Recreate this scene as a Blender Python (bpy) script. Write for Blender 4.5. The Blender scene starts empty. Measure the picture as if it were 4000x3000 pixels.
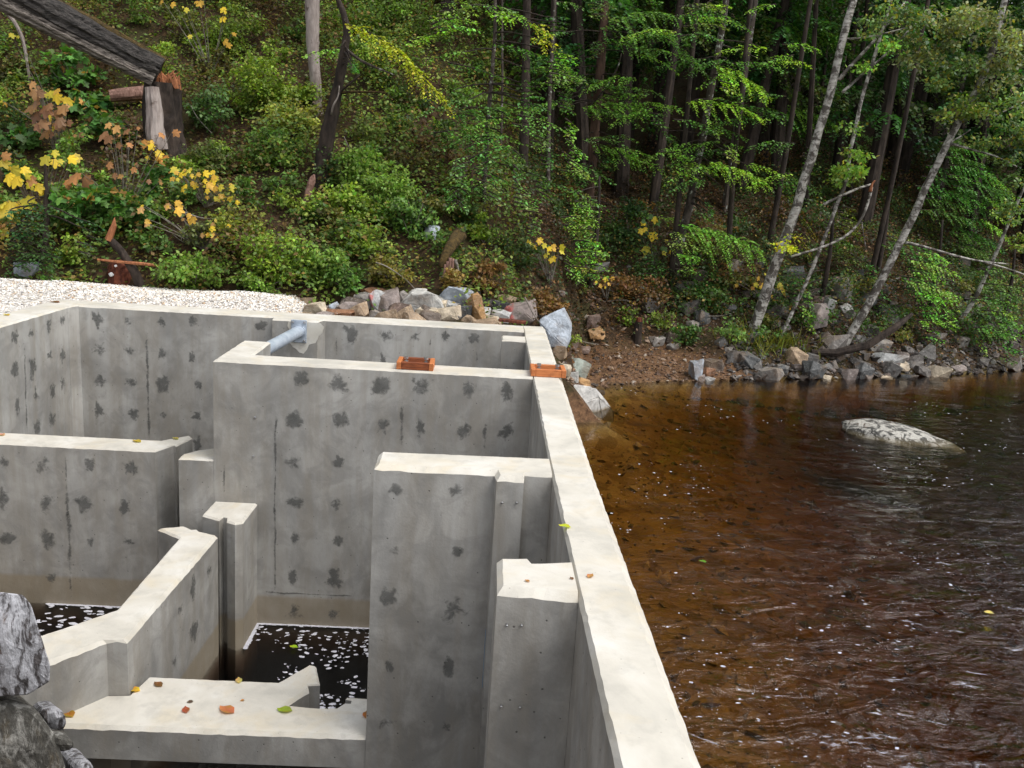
import bpy, bmesh, math, random
import numpy as np
from mathutils import Matrix, Vector
rng = np.random.default_rng(7); random.seed(7)
D = bpy.data; S = bpy.context.scene; COL = S.collection

# ------------------------------------------------------------------ camera
W, H, F, CAMZ = 4000., 3000., 3525., 1.9
def _n(v): return v / np.linalg.norm(v)
dY = np.array([-100. / F, -785. / F, 1.]); dX = np.array([1., .055, 0.]); dX[2] = -(dY[0] + .055 * dY[1])
dX, dY = _n(dX), _n(dY); dZ = np.cross(dX, dY)
R = np.stack([dX, dY, dZ])                     # world axes seen from the camera (x right, y down, z forward)
C = np.array([0., 0., CAMZ])
cam = D.cameras.new('camera'); co = D.objects.new('camera', cam); COL.objects.link(co)
cam.sensor_width = 36.; cam.lens = 36. * F / W; cam.clip_start = .05; cam.clip_end = 500.
M = np.eye(4); M[:3, 0] = R[:, 0]; M[:3, 1] = -R[:, 1]; M[:3, 2] = -R[:, 2]; M[:3, 3] = C
co.matrix_world = Matrix(M.tolist()); S.camera = co

# ------------------------------------------------------------------ sky, sun, exposure
EL, AZ = 58., 118.      # sun elevation, compass azimuth (0 = +Y, clockwise)
wd = D.worlds.new('World'); S.world = wd; wd.use_nodes = True
nt = wd.node_tree; nt.nodes.clear()
sky = nt.nodes.new('ShaderNodeTexSky'); sky.sky_type = 'NISHITA'; sky.sun_disc = False
sky.sun_elevation = math.radians(EL); sky.sun_rotation = math.radians(AZ); sky.dust_density = 3.; sky.air_density = 1.
hs = nt.nodes.new('ShaderNodeHueSaturation'); hs.inputs['Saturation'].default_value = .22
bg = nt.nodes.new('ShaderNodeBackground'); bg.inputs['Strength'].default_value = .15
wo = nt.nodes.new('ShaderNodeOutputWorld')
nt.links.new(sky.outputs[0], hs.inputs['Color']); nt.links.new(hs.outputs[0], bg.inputs[0]); nt.links.new(bg.outputs[0], wo.inputs[0])
sl = D.lights.new('sun', 'SUN'); sl.energy = .95; sl.angle = math.radians(35); sl.color = (1., .965, .91)
so = D.objects.new('sun', sl); COL.objects.link(so)
sd = Vector((math.sin(math.radians(AZ)) * math.cos(math.radians(EL)), math.cos(math.radians(AZ)) * math.cos(math.radians(EL)), math.sin(math.radians(EL))))
so.rotation_euler = sd.to_track_quat('Z', 'Y').to_euler(); so.location = (8, -6, 20)
S.view_settings.view_transform = 'Standard'; S.view_settings.look = 'None'
S.view_settings.exposure = .78; S.view_settings.gamma = 1.; S.view_settings.use_curve_mapping = False
S.render.engine = 'CYCLES'
S.cycles.max_bounces = 7; S.cycles.diffuse_bounces = 3; S.cycles.glossy_bounces = 3; S.cycles.transparent_max_bounces = 12
S.cycles.transmission_bounces = 4; S.cycles.use_denoising = True; S.cycles.caustics_reflective = False; S.cycles.caustics_refractive = False

# ------------------------------------------------------------------ from photograph measurements to places
def ray(px, py): return R @ np.array([(px - 2000.) / F, (py - 1500.) / F, 1.])
def PZ(px, py, z=0.): r = ray(px, py); return C + r * ((z - C[2]) / r[2])
def PY(px, py, y): r = ray(px, py); return C + r * ((y - C[1]) / r[1])
def PX(px, py, x): r = ray(px, py); return C + r * ((x - C[0]) / r[0])
def q1(u, v): return (u * .6329, 1000 + v * .6329)
def q2(u, v): return (u * .6329, 1950 + v * .6329)
def q3(u, v): return (1300 + u * .6329, 1000 + v * .6329)
def q4(u, v): return (1300 + u * .6329, 1950 + v * .6329)
def q5(u, v): return (2600 + u * .6329, 1100 + v * .6329)
def g(i, j): return lambda u, v: (i * 1000 + u * .4521, j * 600 + v * .4521)
def z7(u, v): return (2050 + u * .3617, 1150 + v * .3617)

# value noise for shaping the land
_tab = rng.random((256, 256))
def vn(x, y):
    x = np.asarray(x, float); y = np.asarray(y, float)
    xi = np.floor(x).astype(int); yi = np.floor(y).astype(int); fx = x - xi; fy = y - yi
    fx = fx * fx * (3 - 2 * fx); fy = fy * fy * (3 - 2 * fy)
    a = _tab[xi % 256, yi % 256]; b = _tab[(xi + 1) % 256, yi % 256]; c = _tab[xi % 256, (yi + 1) % 256]; d = _tab[(xi + 1) % 256, (yi + 1) % 256]
    return (a * (1 - fx) + b * fx) * (1 - fy) + (c * (1 - fx) + d * fx) * fy - .5
def fbm(x, y, o=3): return sum(vn(x * 2 ** k + 17 * k, y * 2 ** k + 31 * k) / 2 ** k for k in range(o))
RIVER = -1.4; POOL = -2.857
SHX = [.7, 1.2, 1.6, 2.0, 3.4, 5.5, 7.2, 8.5, 9.7, 12.2, 20, 60]
SHY = [12.3, 12.6, 13.6, 15.1, 15.85, 16.6, 17.1, 17.65, 18.0, 19.4, 24., 50.]
def sstep(a, b, x): t = np.clip((x - a) / (b - a), 0, 1); return t * t * (3 - 2 * t)
def land(x, y):
    """height of the hillside, the far bank and the river bed"""
    x = np.asarray(x, float); y = np.asarray(y, float)
    nz = fbm(x * .7, y * .7) * .5 + fbm(x * 2.3 + 5, y * 2.3) * .14
    left = -.12 + .06 * fbm(x * 2, y * 2) + np.clip(y - 13.7, 0, 99) * .66 + np.clip(y - 13.7, 0, 1.5) / 1.5 * nz * 1.2
    d = y - np.interp(x, SHX, SHY)
    up = np.clip(d, 0, 1.6) * (.20 + .36 * sstep(3.8, 5.4, x)) + np.clip(d - 1.6, 0, 2.6) * .62 + np.clip(d - 4.2, 0, 99) * .46
    bed = -np.clip(-d, 0, 1.2) * .26 - np.clip(-d - 1.2, 0, 6) * .03 - np.clip(x - 2.2, 0, 5) * .15 - np.clip(8.5 - y, 0, 6) * .09 * np.clip((x - 2.) / 1.5, 0, 1)
    right = RIVER + np.where(d > 0, up, bed) + np.clip(d, 0, 2) / 2 * nz * .8 + np.where(d < 0, nz * .14, 0)
    t = sstep(-.8, 2.2, x + .25 * (y - 15).clip(-3, 3))
    t = np.where((y < 12.6) & (x > .7), 1., t)
    return left * (1 - t) + right * t
def hit(px, py, f=land, lo=12.45, hi=60):
    r = ray(px, py); t = np.linspace(lo / r[1], hi / r[1], 3000); P = C + r * t[:, None]
    b = np.nonzero(P[:, 2] <= f(P[:, 0], P[:, 1]))[0]
    return P[b[0]] if len(b) else P[-1]
def mpp(p): return float(((p - C) @ R[:, 2])) / F   # metres covered by one photograph pixel at that place

# ------------------------------------------------------------------ materials
def new(name):
    m = D.materials.new(name); m.use_nodes = True; t = m.node_tree; t.nodes.clear()
    return m, t
def nd(t, typ, **k):
    n = t.nodes.new('ShaderNode' + typ)
    for a, v in k.items():
        if a.startswith('i_'):
            key = a[2:]; key = int(key) if key.isdigit() else key.replace('_', ' ')
            n.inputs[key].default_value = v
        else: setattr(n, a, v)
    return n
def L(t, a, b): t.links.new(a, b)
def coords(t, scale=(1, 1, 1), kind='Object', world=False):
    mp = nd(t, 'Mapping'); mp.inputs['Scale'].default_value = scale
    if world: L(t, nd(t, 'NewGeometry').outputs['Position'], mp.inputs[0])
    else: L(t, nd(t, 'TexCoord').outputs[kind], mp.inputs[0])
    return mp.outputs[0]
def noise(t, vec, scale, detail=4., rough=.55, dist=0.):
    n = nd(t, 'TexNoise', i_Scale=scale, i_Detail=detail, i_Roughness=rough, i_Distortion=dist); L(t, vec, n.inputs['Vector']); return n.outputs['Fac']
def ramp(t, fac, stops):
    r = nd(t, 'ValToRGB'); e = r.color_ramp.elements
    while len(e) < len(stops): e.new(.5)
    for k, (p, c) in enumerate(stops):
        e[k].position = p; e[k].color = (c, c, c, 1) if isinstance(c, (int, float)) else (*c, 1)
    L(t, fac, r.inputs[0]); return r.outputs[0]
def mix(t, fac, a, b, mode='MIX'):
    m = nd(t, 'Mix', data_type='RGBA', blend_type=mode)
    for v, k in ((fac, 0), (a, 6), (b, 7)):
        if isinstance(v, (int, float)): m.inputs[k].default_value = v
        elif isinstance(v, tuple): m.inputs[k].default_value = (*v, 1)
        else: L(t, v, m.inputs[k])
    return m.outputs[2]
def math_(t, op, a, b=None):
    m = nd(t, 'Math', operation=op)
    for k, v in enumerate((a, b)):
        if v is None: continue
        if isinstance(v, (int, float)): m.inputs[k].default_value = v
        else: L(t, v, m.inputs[k])
    return m.outputs[0]
def finish(t, col, rough=.8, bump=None, strength=.3, dist=.02, spec=.35, metal=0.):
    p = nd(t, 'BsdfPrincipled'); p.inputs['Specular IOR Level'].default_value = spec; p.inputs['Metallic'].default_value = metal
    if isinstance(col, tuple): p.inputs['Base Color'].default_value = (*col, 1)
    else: L(t, col, p.inputs['Base Color'])
    if isinstance(rough, (int, float)): p.inputs['Roughness'].default_value = rough
    else: L(t, rough, p.inputs['Roughness'])
    if bump is not None:
        b = nd(t, 'Bump', i_Strength=strength, i_Distance=dist); L(t, bump, b.inputs['Height']); L(t, b.outputs[0], p.inputs['Normal'])
    o = nd(t, 'OutputMaterial'); L(t, p.outputs[0], o.inputs[0]); return p

def concrete_color(t, lo, hi, warm):
    w = coords(t, world=True); st = coords(t, (2.6, 2.6, .22), world=True)
    big = noise(t, w, 1.1, 6, .6, .6); mid = noise(t, coords(t, (1, 1, .55), world=True), 5., 6, .66, .3); strk = noise(t, st, 2.4, 5, .6); fine = noise(t, w, 60., 3)
    c = ramp(t, big, [(.34, lo), (.52, tuple((a + b) / 2 for a, b in zip(lo, hi))), (.66, hi)])
    c = mix(t, math_(t, 'MULTIPLY', ramp(t, strk, [(.40, 0.), (.60, 1.)]), .5), c, warm)
    c = mix(t, math_(t, 'MULTIPLY', ramp(t, mid, [(.47, 0.), (.62, 1.)]), .34), c, hi)
    c = mix(t, math_(t, 'MULTIPLY', ramp(t, noise(t, w, 3.1, 5, .65, 1.2), [(.5, 0.), (.64, 1.)]), .42), c, lo)
    v = nd(t, 'TexVoronoi', i_Scale=11.); L(t, w, v.inputs['Vector'])
    pit = ramp(t, v.outputs['Distance'], [(.045, 1.), (.075, 0.)])
    c = mix(t, math_(t, 'MULTIPLY', pit, .75), c, (.05, .047, .043))
    return c, fine, mid, pit, w
def m_concrete():
    m, t = new('cast_concrete')
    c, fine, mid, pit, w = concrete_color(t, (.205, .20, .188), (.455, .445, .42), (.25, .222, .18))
    z = nd(t, 'SeparateXYZ'); L(t, w, z.inputs[0])
    low = math_(t, 'MULTIPLY', ramp(t, math_(t, 'ADD', math_(t, 'MULTIPLY', z.outputs[2], -1.), math_(t, 'MULTIPLY', mid, .06)), [(.0, 0.), (.999, 0.), (1., 0.)]), 1.)
    silt = nd(t, 'MapRange', i_1=-2.50, i_2=-2.54); L(t, math_(t, 'ADD', z.outputs[2], math_(t, 'MULTIPLY', mid, .03)), silt.inputs[0])
    c = mix(t, math_(t, 'MULTIPLY', silt.outputs[0], .55), c, (.27, .21, .125))
    h = math_(t, 'SUBTRACT', math_(t, 'ADD', math_(t, 'MULTIPLY', mid, .6), math_(t, 'MULTIPLY', fine, .35)), math_(t, 'MULTIPLY', pit, .9))
    finish(t, c, ramp(t, mid, [(.35, .55), (.65, .85)]), h, .35, .012); return m
def m_conc_top():
    m, t = new('float_finished_concrete')
    w = coords(t, world=True)
    a = noise(t, w, 1.6, 5, .6, .5); b = noise(t, w, 7., 5, .6); f = noise(t, w, 90., 2)
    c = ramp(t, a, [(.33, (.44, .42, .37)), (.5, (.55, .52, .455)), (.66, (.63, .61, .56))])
    c = mix(t, math_(t, 'MULTIPLY', ramp(t, noise(t, w, 2.3, 4, .6, 1.), [(.50, 0.), (.66, 1.)]), .5), c, (.56, .485, .35))
    c = mix(t, math_(t, 'MULTIPLY', ramp(t, b, [(.52, 0.), (.68, 1.)]), .45), c, (.40, .38, .335))
    v = nd(t, 'TexVoronoi', i_Scale=16.); L(t, w, v.inputs['Vector'])
    c = mix(t, math_(t, 'MULTIPLY', ramp(t, v.outputs['Distance'], [(.04, 1.), (.07, 0.)]), .5), c, (.2, .17, .13))
    finish(t, c, .8, math_(t, 'ADD', b, math_(t, 'MULTIPLY', f, .5)), .25, .008); return m
def m_patch():
    m, t = new('mortar_patch')
    w = coords(t, world=True); at = nd(t, 'Attribute', attribute_name='fade')
    n = noise(t, w, 17., 4, .6, 1.0)
    c = ramp(t, noise(t, w, 12., 5), [(.35, (.075, .077, .073)), (.65, (.155, .155, .148))])
    p = finish(t, c, .8)
    a = ramp(t, math_(t, 'ADD', at.outputs['Fac'], math_(t, 'MULTIPLY', math_(t, 'SUBTRACT', n, .5), 1.15)), [(.33, 0.), (.64, .58)])
    tr = nd(t, 'BsdfTransparent'); mx = nd(t, 'MixShader'); L(t, a, mx.inputs[0]); L(t, tr.outputs[0], mx.inputs[1]); L(t, p.outputs[0], mx.inputs[2])
    o = [n_ for n_ in t.nodes if n_.type == 'OUTPUT_MATERIAL'][0]; L(t, mx.outputs[0], o.inputs[0]); return m
def simple(name, c1, c2, scale=4., rough=.8, bump=.3, stretch=(1, 1, 1), dist=.02, spec=.3, c3=None, kind='Object', detail=6., metal=0., s3=3., t3=(.55, .65)):
    m, t = new(name); w = coords(t, stretch, kind)
    n = noise(t, w, scale, detail, .62, .3); c = ramp(t, n, [(.36, c1), (.64, c2)])
    if c3 is not None: c = mix(t, ramp(t, noise(t, coords(t, (1, 1, 1), kind), s3, 5, .65), [(t3[0], 0.), (t3[1], 1.)]), c, c3)
    finish(t, c, rough, n, bump, dist, spec, metal); return m
def m_leaf():
    m, t = new('leaf'); at = nd(t, 'Attribute', attribute_name='tint')
    c = mix(t, 1., at.outputs['Color'], (1.28, 1.25, 1.1), 'MULTIPLY')
    p = nd(t, 'BsdfPrincipled', i_Roughness=.5); p.inputs['Specular IOR Level'].default_value = .35; L(t, c, p.inputs['Base Color'])
    tr = nd(t, 'BsdfTranslucent'); L(t, mix(t, 1., c, (1.5, 1.6, .6), 'MULTIPLY'), tr.inputs[0])
    mx = nd(t, 'MixShader', i_0=.32); L(t, p.outputs[0], mx.inputs[1]); L(t, tr.outputs[0], mx.inputs[2])
    L(t, mx.outputs[0], nd(t, 'OutputMaterial').inputs[0]); return m
def m_rock():
    m, t = new('broken_rock'); oi = nd(t, 'ObjectInfo'); w = coords(t, world=True)
    n = noise(t, w, 7., 7, .65, .5); n2 = noise(t, w, 28., 5, .6); n3 = noise(t, w, 3., 4)
    c = mix(t, 1., oi.outputs['Color'], ramp(t, n, [(.3, .45), (.5, .9), (.68, 1.35)]), 'MULTIPLY')
    c = mix(t, math_(t, 'MULTIPLY', ramp(t, n3, [(.52, 0.), (.62, 1.)]), .4), c, (.20, .13, .075))
    c = mix(t, math_(t, 'MULTIPLY', ramp(t, n2, [(.58, 0.), (.68, 1.)]), .5), c, mix(t, .6, oi.outputs['Color'], (.6, .58, .54)))
    finish(t, c, .65, math_(t, 'ADD', n, math_(t, 'MULTIPLY', n2, .4)), .6, .05, .4); return m
def m_lichen_rock(name, base, pale, thr=(.46, .56), scale=6., stretch=(1, 1, 1), extra=(.16, .10, .06), wet=None):
    m, t = new(name); w = coords(t, stretch, world=True)
    n = noise(t, w, scale, 8, .7, .8); n2 = noise(t, w, scale * 4.5, 6, .65); n3 = noise(t, w, scale * .45, 5, .6, .5)
    c = mix(t, ramp(t, n2, [(.35, 0.), (.65, 1.)]), base, tuple(x * 1.9 for x in base))
    c = mix(t, math_(t, 'MULTIPLY', ramp(t, n3, [(.55, 0.), (.65, 1.)]), .6), c, extra)
    c = mix(t, ramp(t, n, [(thr[0], 0.), (thr[1], .92)]), c, mix(t, ramp(t, n2, [(.4, 0.), (.6, 1.)]), tuple(x * .75 for x in pale), pale))
    if wet is not None:
        s3 = nd(t, 'SeparateXYZ'); L(t, w, s3.inputs[0]); k_ = nd(t, 'MapRange', i_1=RIVER + .10, i_2=RIVER + .03); L(t, math_(t, 'ADD', s3.outputs[2], math_(t, 'MULTIPLY', n, .08)), k_.inputs[0]); c = mix(t, math_(t, 'MULTIPLY', k_.outputs[0], .85), c, wet)
    finish(t, c, .7, math_(t, 'ADD', n, n2), .6, .03, .4); return m
def m_ground():
    m, t = new('forest_floor'); w = coords(t, world=True)
    a = noise(t, w, 1.3, 6, .65, .5); b = noise(t, w, 11., 6, .7, .4)
    c = ramp(t, b, [(.33, (.016, .011, .007)), (.5, (.045, .027, .014)), (.68, (.10, .058, .026))])
    c = mix(t, math_(t, 'MULTIPLY', ramp(t, a, [(.48, 0.), (.6, 1.)]), .6), c, (.04, .042, .013))
    z = nd(t, 'SeparateXYZ'); L(t, w, z.inputs[0])
    bedf = nd(t, 'MapRange', i_1=RIVER + .05, i_2=RIVER - .08); L(t, z.outputs[2], bedf.inputs[0])
    v = nd(t, 'TexVoronoi', i_Scale=5.5); L(t, w, v.inputs['Vector'])
    bc = mix(t, ramp(t, v.outputs['Color'], [(.2, 0.), (.8, 1.)]), (.25, .165, .065), (.40, .285, .12))
    bc = mix(t, ramp(t, noise(t, w, 1.6, 6, .7, .6), [(.52, 0.), (.66, .7)]), bc, (.10, .062, .028))
    c = mix(t, bedf.outputs[0], c, bc)
    # raw earth slope by the water
    mud = nd(t, 'MapRange', i_1=RIVER + .62, i_2=RIVER + .42); L(t, math_(t, 'ADD', math_(t, 'ADD', z.outputs[2], math_(t, 'MULTIPLY', a, .3)), math_(t, 'MAXIMUM', math_(t, 'MULTIPLY', math_(t, 'SUBTRACT', z.outputs[0], 4.3), .35), 0.)), mud.inputs[0])
    c = mix(t, math_(t, 'MULTIPLY', mud.outputs[0], math_(t, 'SUBTRACT', 1., bedf.outputs[0])), c, ramp(t, b, [(.35, (.05, .026, .014)), (.62, (.19, .105, .055))]))
    finish(t, c, .9, b, .8, .06, .2); return m
def m_birch():
    m, t = new('birch_bark'); w = coords(t, (1, 1, 1), world=True); st = coords(t, (2, 2, 11), world=True)
    n = noise(t, st, 2.2, 5, .7); n2 = noise(t, w, 5., 6, .7, .6)
    c = ramp(t, noise(t, w, 14., 4), [(.35, (.30, .28, .25)), (.65, (.52, .50, .455))])
    c = mix(t, ramp(t, n, [(.53, 0.), (.60, .85)]), c, (.09, .075, .062))
    c = mix(t, ramp(t, n2, [(.47, 0.), (.54, .92)]), c, (.055, .045, .036))
    finish(t, c, .75, n, .4, .02); return m
def m_gravel():
    m, t = new('crushed_white_gravel'); w = coords(t, world=True); v = nd(t, 'TexVoronoi', i_Scale=34.); L(t, w, v.inputs['Vector'])
    c = ramp(t, v.outputs['Color'], [(.2, (.42, .38, .33)), (.55, (.66, .63, .59)), (.85, (.80, .78, .75))])
    finish(t, c, .85, v.outputs['Distance'], .9, .03); return m
def m_water(name, absorb, dens, b1, b2, rough=.02, calm=None):
    m, t = new(name); w = coords(t, (1, 1, 1), world=True); w2 = coords(t, (.75, 1.5, 1), world=True)
    n1 = noise(t, w2, 2.2, 3, .55, 1.1); n2 = noise(t, w2, 9., 4, .6, .9)
    h = math_(t, 'ADD', math_(t, 'MULTIPLY', n1, b1), math_(t, 'MULTIPLY', n2, b2))
    if calm:
        s = nd(t, 'SeparateXYZ'); L(t, w, s.inputs[0])
        k = nd(t, 'MapRange', i_1=calm[0], i_2=calm[1], i_3=.05, i_4=1.)
        L(t, math_(t, 'ADD', math_(t, 'SUBTRACT', math_(t, 'MULTIPLY', s.outputs[0], .8), s.outputs[1]), math_(t, 'MULTIPLY', noise(t, w, .55, 3), 5.)), k.inputs[0])
        h = math_(t, 'MULTIPLY', h, k.outputs[0])
    bp = nd(t, 'Bump', i_Strength=1., i_Distance=.1); L(t, h, bp.inputs['Height'])
    gl = nd(t, 'BsdfGlossy', i_Roughness=rough); L(t, bp.outputs[0], gl.inputs['Normal'])
    fr = nd(t, 'Fresnel', i_IOR=1.4); L(t, bp.outputs[0], fr.inputs['Normal'])
    tr = nd(t, 'BsdfTransparent'); mx = nd(t, 'MixShader'); L(t, fr.outputs[0], mx.inputs[0]); L(t, tr.outputs[0], mx.inputs[1]); L(t, gl.outputs[0], mx.inputs[2])
    va = nd(t, 'VolumeAbsorption', i_Density=dens); va.inputs['Color'].default_value = (*absorb, 1)
    o = nd(t, 'OutputMaterial'); L(t, mx.outputs[0], o.inputs[0]); L(t, va.outputs[0], o.inputs[1]); return m

CONC, CTOP, PATCH, LEAF, ROCK, GROUND = m_concrete(), m_conc_top(), m_patch(), m_leaf(), m_rock(), m_ground()
SEAM = simple('seam_stain', (.075, .07, .062), (.16, .15, .13), 8., .85, .3, (1, 1, .3))
STEEL = simple('galvanised_steel', (.36, .42, .50), (.50, .56, .63), 9., .42, .08, spec=.5, metal=.25)
BOLT = simple('bolt_steel', (.30, .30, .31), (.52, .52, .53), 20., .35, .1, metal=.8)
TIMBER = simple('stained_timber', (.40, .125, .04), (.58, .21, .075), 6., .6, .25, (1.2, 14, 14), .004, c3=(.14, .045, .02), t3=(.6, .75))
TIMBER_D = simple('dark_stained_timber', (.13, .037, .016), (.30, .085, .03), 6., .6, .25, (1.5, 14, 14), .004)
BIRCH = m_birch()
BARK_D = simple('dark_bark', (.014, .010, .008), (.055, .040, .031), 9., .9, .8, (1, 1, .35), .04)
BARK_R = simple('red_brown_bark', (.050, .028, .020), (.125, .072, .052), 9., .9, .8, (1, 1, .3), .04)
BARK_L = simple('lichen_flecked_bark', (.035, .026, .021), (.10, .08, .066), 9., .9, .7, (1, 1, .5), .04, c3=(.36, .36, .33), s3=7., t3=(.57, .63))
BARK_G = simple('pale_grey_bark', (.17, .135, .12), (.36, .31, .285), 7., .9, .7, (1, 1, .3), .03, c3=(.12, .09, .075), s3=6., t3=(.6, .7))
LOGW = simple('weathered_log', (.04, .032, .027), (.27, .235, .205), 7., .85, .9, (.35, 3.2, 3.2), .05)
LOGB = simple('wet_black_bark', (.010, .009, .008), (.075, .066, .06), 8., .7, .9, (.4, 3.5, 3.5), .06)
MOSS = simple('brown_moss', (.03, .022, .009), (.10, .065, .02), 14., .95, .9, dist=.05)
SPLINT = simple('splintered_heartwood', (.16, .055, .024), (.38, .15, .065), 8., .75, .7, (3, 3, .4), .02)
REDROT = simple('red_rotten_wood', (.05, .013, .008), (.17, .05, .026), 8., .85, .8, (2.5, 2.5, .5), .03)
PINKWOOD = simple('pink_split_wood', (.11, .055, .04), (.28, .165, .13), 8., .8, .7, (3, 3, .35), .02)
TWIG = simple('grey_twig', (.10, .085, .07), (.27, .245, .21), 12., .85, .3)
FOAM = simple('water_foam_and_sky_glint', (.44, .44, .49), (.62, .62, .66), 30., .7, .2)
GRAVEL = m_gravel()
BLUE = simple('blue_plastic_strip', (.06, .16, .30), (.14, .28, .42), 10., .5, .1)

# ------------------------------------------------------------------ object helpers
def tag(o, label=None, cat=None, group=None, kind=None):
    for k, v in (('label', label), ('category', cat), ('group', group), ('kind', kind)):
        if v: o[k] = v
    return o
def thing(name, label, cat, loc=(0, 0, 0), group=None):
    o = D.objects.new(name, None); COL.objects.link(o); o.location = [float(a) for a in loc]; o.empty_display_size = .1
    return tag(o, label, cat, group)
def obj(name, me, parent=None, loc=None):
    o = D.objects.new(name, me); COL.objects.link(o)
    if parent is not None: o.parent = parent
    if loc is not None: o.location = [float(a) for a in loc]
    return o
def worldloc(p):
    l = np.zeros(3)
    while p is not None: l = l + np.array(p.location); p = p.parent
    return l
def mesh(name, V, Fc, mats, parent=None, idx=None, smooth=False, loc=None):
    """mesh object from world-space vertices; origin at loc (or at the parent's place)"""
    V = np.asarray(V, float); base = worldloc(parent)
    off = base if loc is None else np.asarray(loc, float)
    me = D.meshes.new(name); me.from_pydata((V - off).tolist(), [], Fc)
    for m in (mats if isinstance(mats, (list, tuple)) else [mats]): me.materials.append(m)
    if idx is not None: me.polygons.foreach_set('material_index', idx)
    if smooth: me.polygons.foreach_set('use_smooth', [True] * len(me.polygons))
    me.update()
    o = obj(name, me, parent)
    if loc is not None: o.location = [float(a) for a in (off - base)]
    return o
def quads(name, V, k, mat, tint=None, parent=None, loc=None, shade=False):
    """many k-sided faces from an array (n,k,3) with a colour each"""
    V = np.asarray(V, np.float32); n = len(V); off = worldloc(parent) if loc is None else np.asarray(loc, float)
    me = D.meshes.new(name); me.vertices.add(n * k); me.vertices.foreach_set('co', (V.reshape(-1, 3) - off.astype(np.float32)).ravel())
    me.loops.add(n * k); me.loops.foreach_set('vertex_index', np.arange(n * k, dtype=np.int32))
    me.polygons.add(n); me.polygons.foreach_set('loop_start', np.arange(0, n * k, k, dtype=np.int32))
    me.materials.append(mat)
    if tint is not None:
        a = me.attributes.new('tint', 'FLOAT_COLOR', 'POINT'); c = np.ones((n * k, 4), np.float32); c[:, :3] = np.repeat(np.asarray(tint, np.float32), k, 0)
        a.data.foreach_set('color', c.ravel())
    me.update(calc_edges=True); me.validate()
    o = obj(name, me, parent)
    if loc is not None: o.location = [float(a) for a in (off - worldloc(parent))]
    return o
def rough_tube(P, r, n=26, ridge=.12, seed=0., along=1.3):
    V, Fc = tube(P, r, n, 0.); V = np.array(V); P = np.asarray(P, float); m_ = len(P); s_ = np.r_[0, np.cumsum(np.linalg.norm(np.diff(P, axis=0), axis=1))]
    for i in range(m_):
        k = np.arange(n); f = 1 + ridge * (1.4 * vn(k * .55 + seed, np.full(n, s_[i] * along)) + vn(k * 1.3 + seed + 40, np.full(n, s_[i] * along * 2.6)) + .5 * vn(k * .9 + 9, np.full(n, s_[i] * 9. + seed)))
        V[i * n:(i + 1) * n] = P[i] + (V[i * n:(i + 1) * n] - P[i]) * f[:, None]
    return V, Fc
def tube(P, r, n=7, wob=0., cap=True):
    """swept tube through points P with radii r -> verts, faces"""
    P = np.asarray(P, float); r = np.broadcast_to(np.asarray(r, float), (len(P),)); V = []; Fc = []
    T = np.gradient(P, axis=0); T /= np.linalg.norm(T, axis=1)[:, None] + 1e-9
    for i in range(len(P)):
        a = np.cross(T[i], [0.31, .95, .05]); a = _n(a); b = np.cross(T[i], a)
        for k in range(n):
            th = 2 * math.pi * k / n; rr = r[i] * (1 + wob * (rng.random() - .5))
            V.append(P[i] + rr * (math.cos(th) * a + math.sin(th) * b))
    for i in range(len(P) - 1):
        for k in range(n): Fc.append([i * n + k, i * n + (k + 1) % n, (i + 1) * n + (k + 1) % n, (i + 1) * n + k])
    if cap: Fc.append(list(range(n))[::-1]); Fc.append([(len(P) - 1) * n + k for k in range(n)])
    return V, Fc
def smoothpath(P, n=4):
    P = np.asarray(P, float); t = np.arange(len(P)); tt = np.linspace(0, len(P) - 1, (len(P) - 1) * n + 1)
    Q = np.stack([np.interp(tt, t, P[:, k]) for k in range(P.shape[1])], 1)
    for _ in range(n): Q[1:-1] = (Q[:-2] + 2 * Q[1:-1] + Q[2:]) / 4
    return Q
def join(parts):
    V, Fc, b = [], [], 0
    for v, f in parts:
        V += list(v); Fc += [[i + b for i in q] for q in f]; b += len(v)
    return V, Fc
def box(x0, x1, y0, y1, z0, z1):
    V = [(x, y, z) for z in (z0, z1) for x, y in ((x0, y0), (x1, y0), (x1, y1), (x0, y1))]
    return V, [[3, 2, 1, 0], [4, 5, 6, 7], [0, 1, 5, 4], [1, 2, 6, 5], [2, 3, 7, 6], [3, 0, 4, 7]]
def bevel(o, w=.006, seg=1):
    bm = bmesh.new(); bm.from_mesh(o.data); bmesh.ops.bevel(bm, geom=bm.edges[:], offset=w, segments=seg, affect='EDGES', profile=.6, clamp_overlap=True); bm.to_mesh(o.data); bm.free()

# ------------------------------------------------------------------ leaves
DIAMOND = np.array([(0, 0, 0), (.34, .45, .06), (0, 1, -.02), (-.34, .45, .06)])
NEEDLE = np.array([(0, 0, 0), (.2, .5, .03), (0, 1, -.05), (-.2, .5, .03)])
def lobed(n=5, deep=.5, tw=.1):
    pts = [(0, 0)]
    for i in range(n):
        a0 = -2.2 + 4.4 * (i / (n - 1)); L_ = 1. - .35 * abs(a0) / 2.2
        for da, k in ((-.36, .74), (-.2, .86), (0, 1.), (.2, .86), (.36, .74)): pts.append((math.sin(a0 + da) * L_ * k, math.cos(a0 + da) * L_ * k))
        if i < n - 1: a1 = a0 + 2.2 / (n - 1); pts.append((math.sin(a1) * deep * L_, math.cos(a1) * deep * L_))
    p = np.array(pts) * .55; p[1:, 1] += .35; p[:, 1] -= p[0, 1] * 0
    return np.c_[p, -.22 * (p[:, 0] ** 2) * 2 - .12 * (p[:, 1] - .3) ** 2]
MAPLE = lobed(5, .62); STAR = lobed(5, .60)
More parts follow.
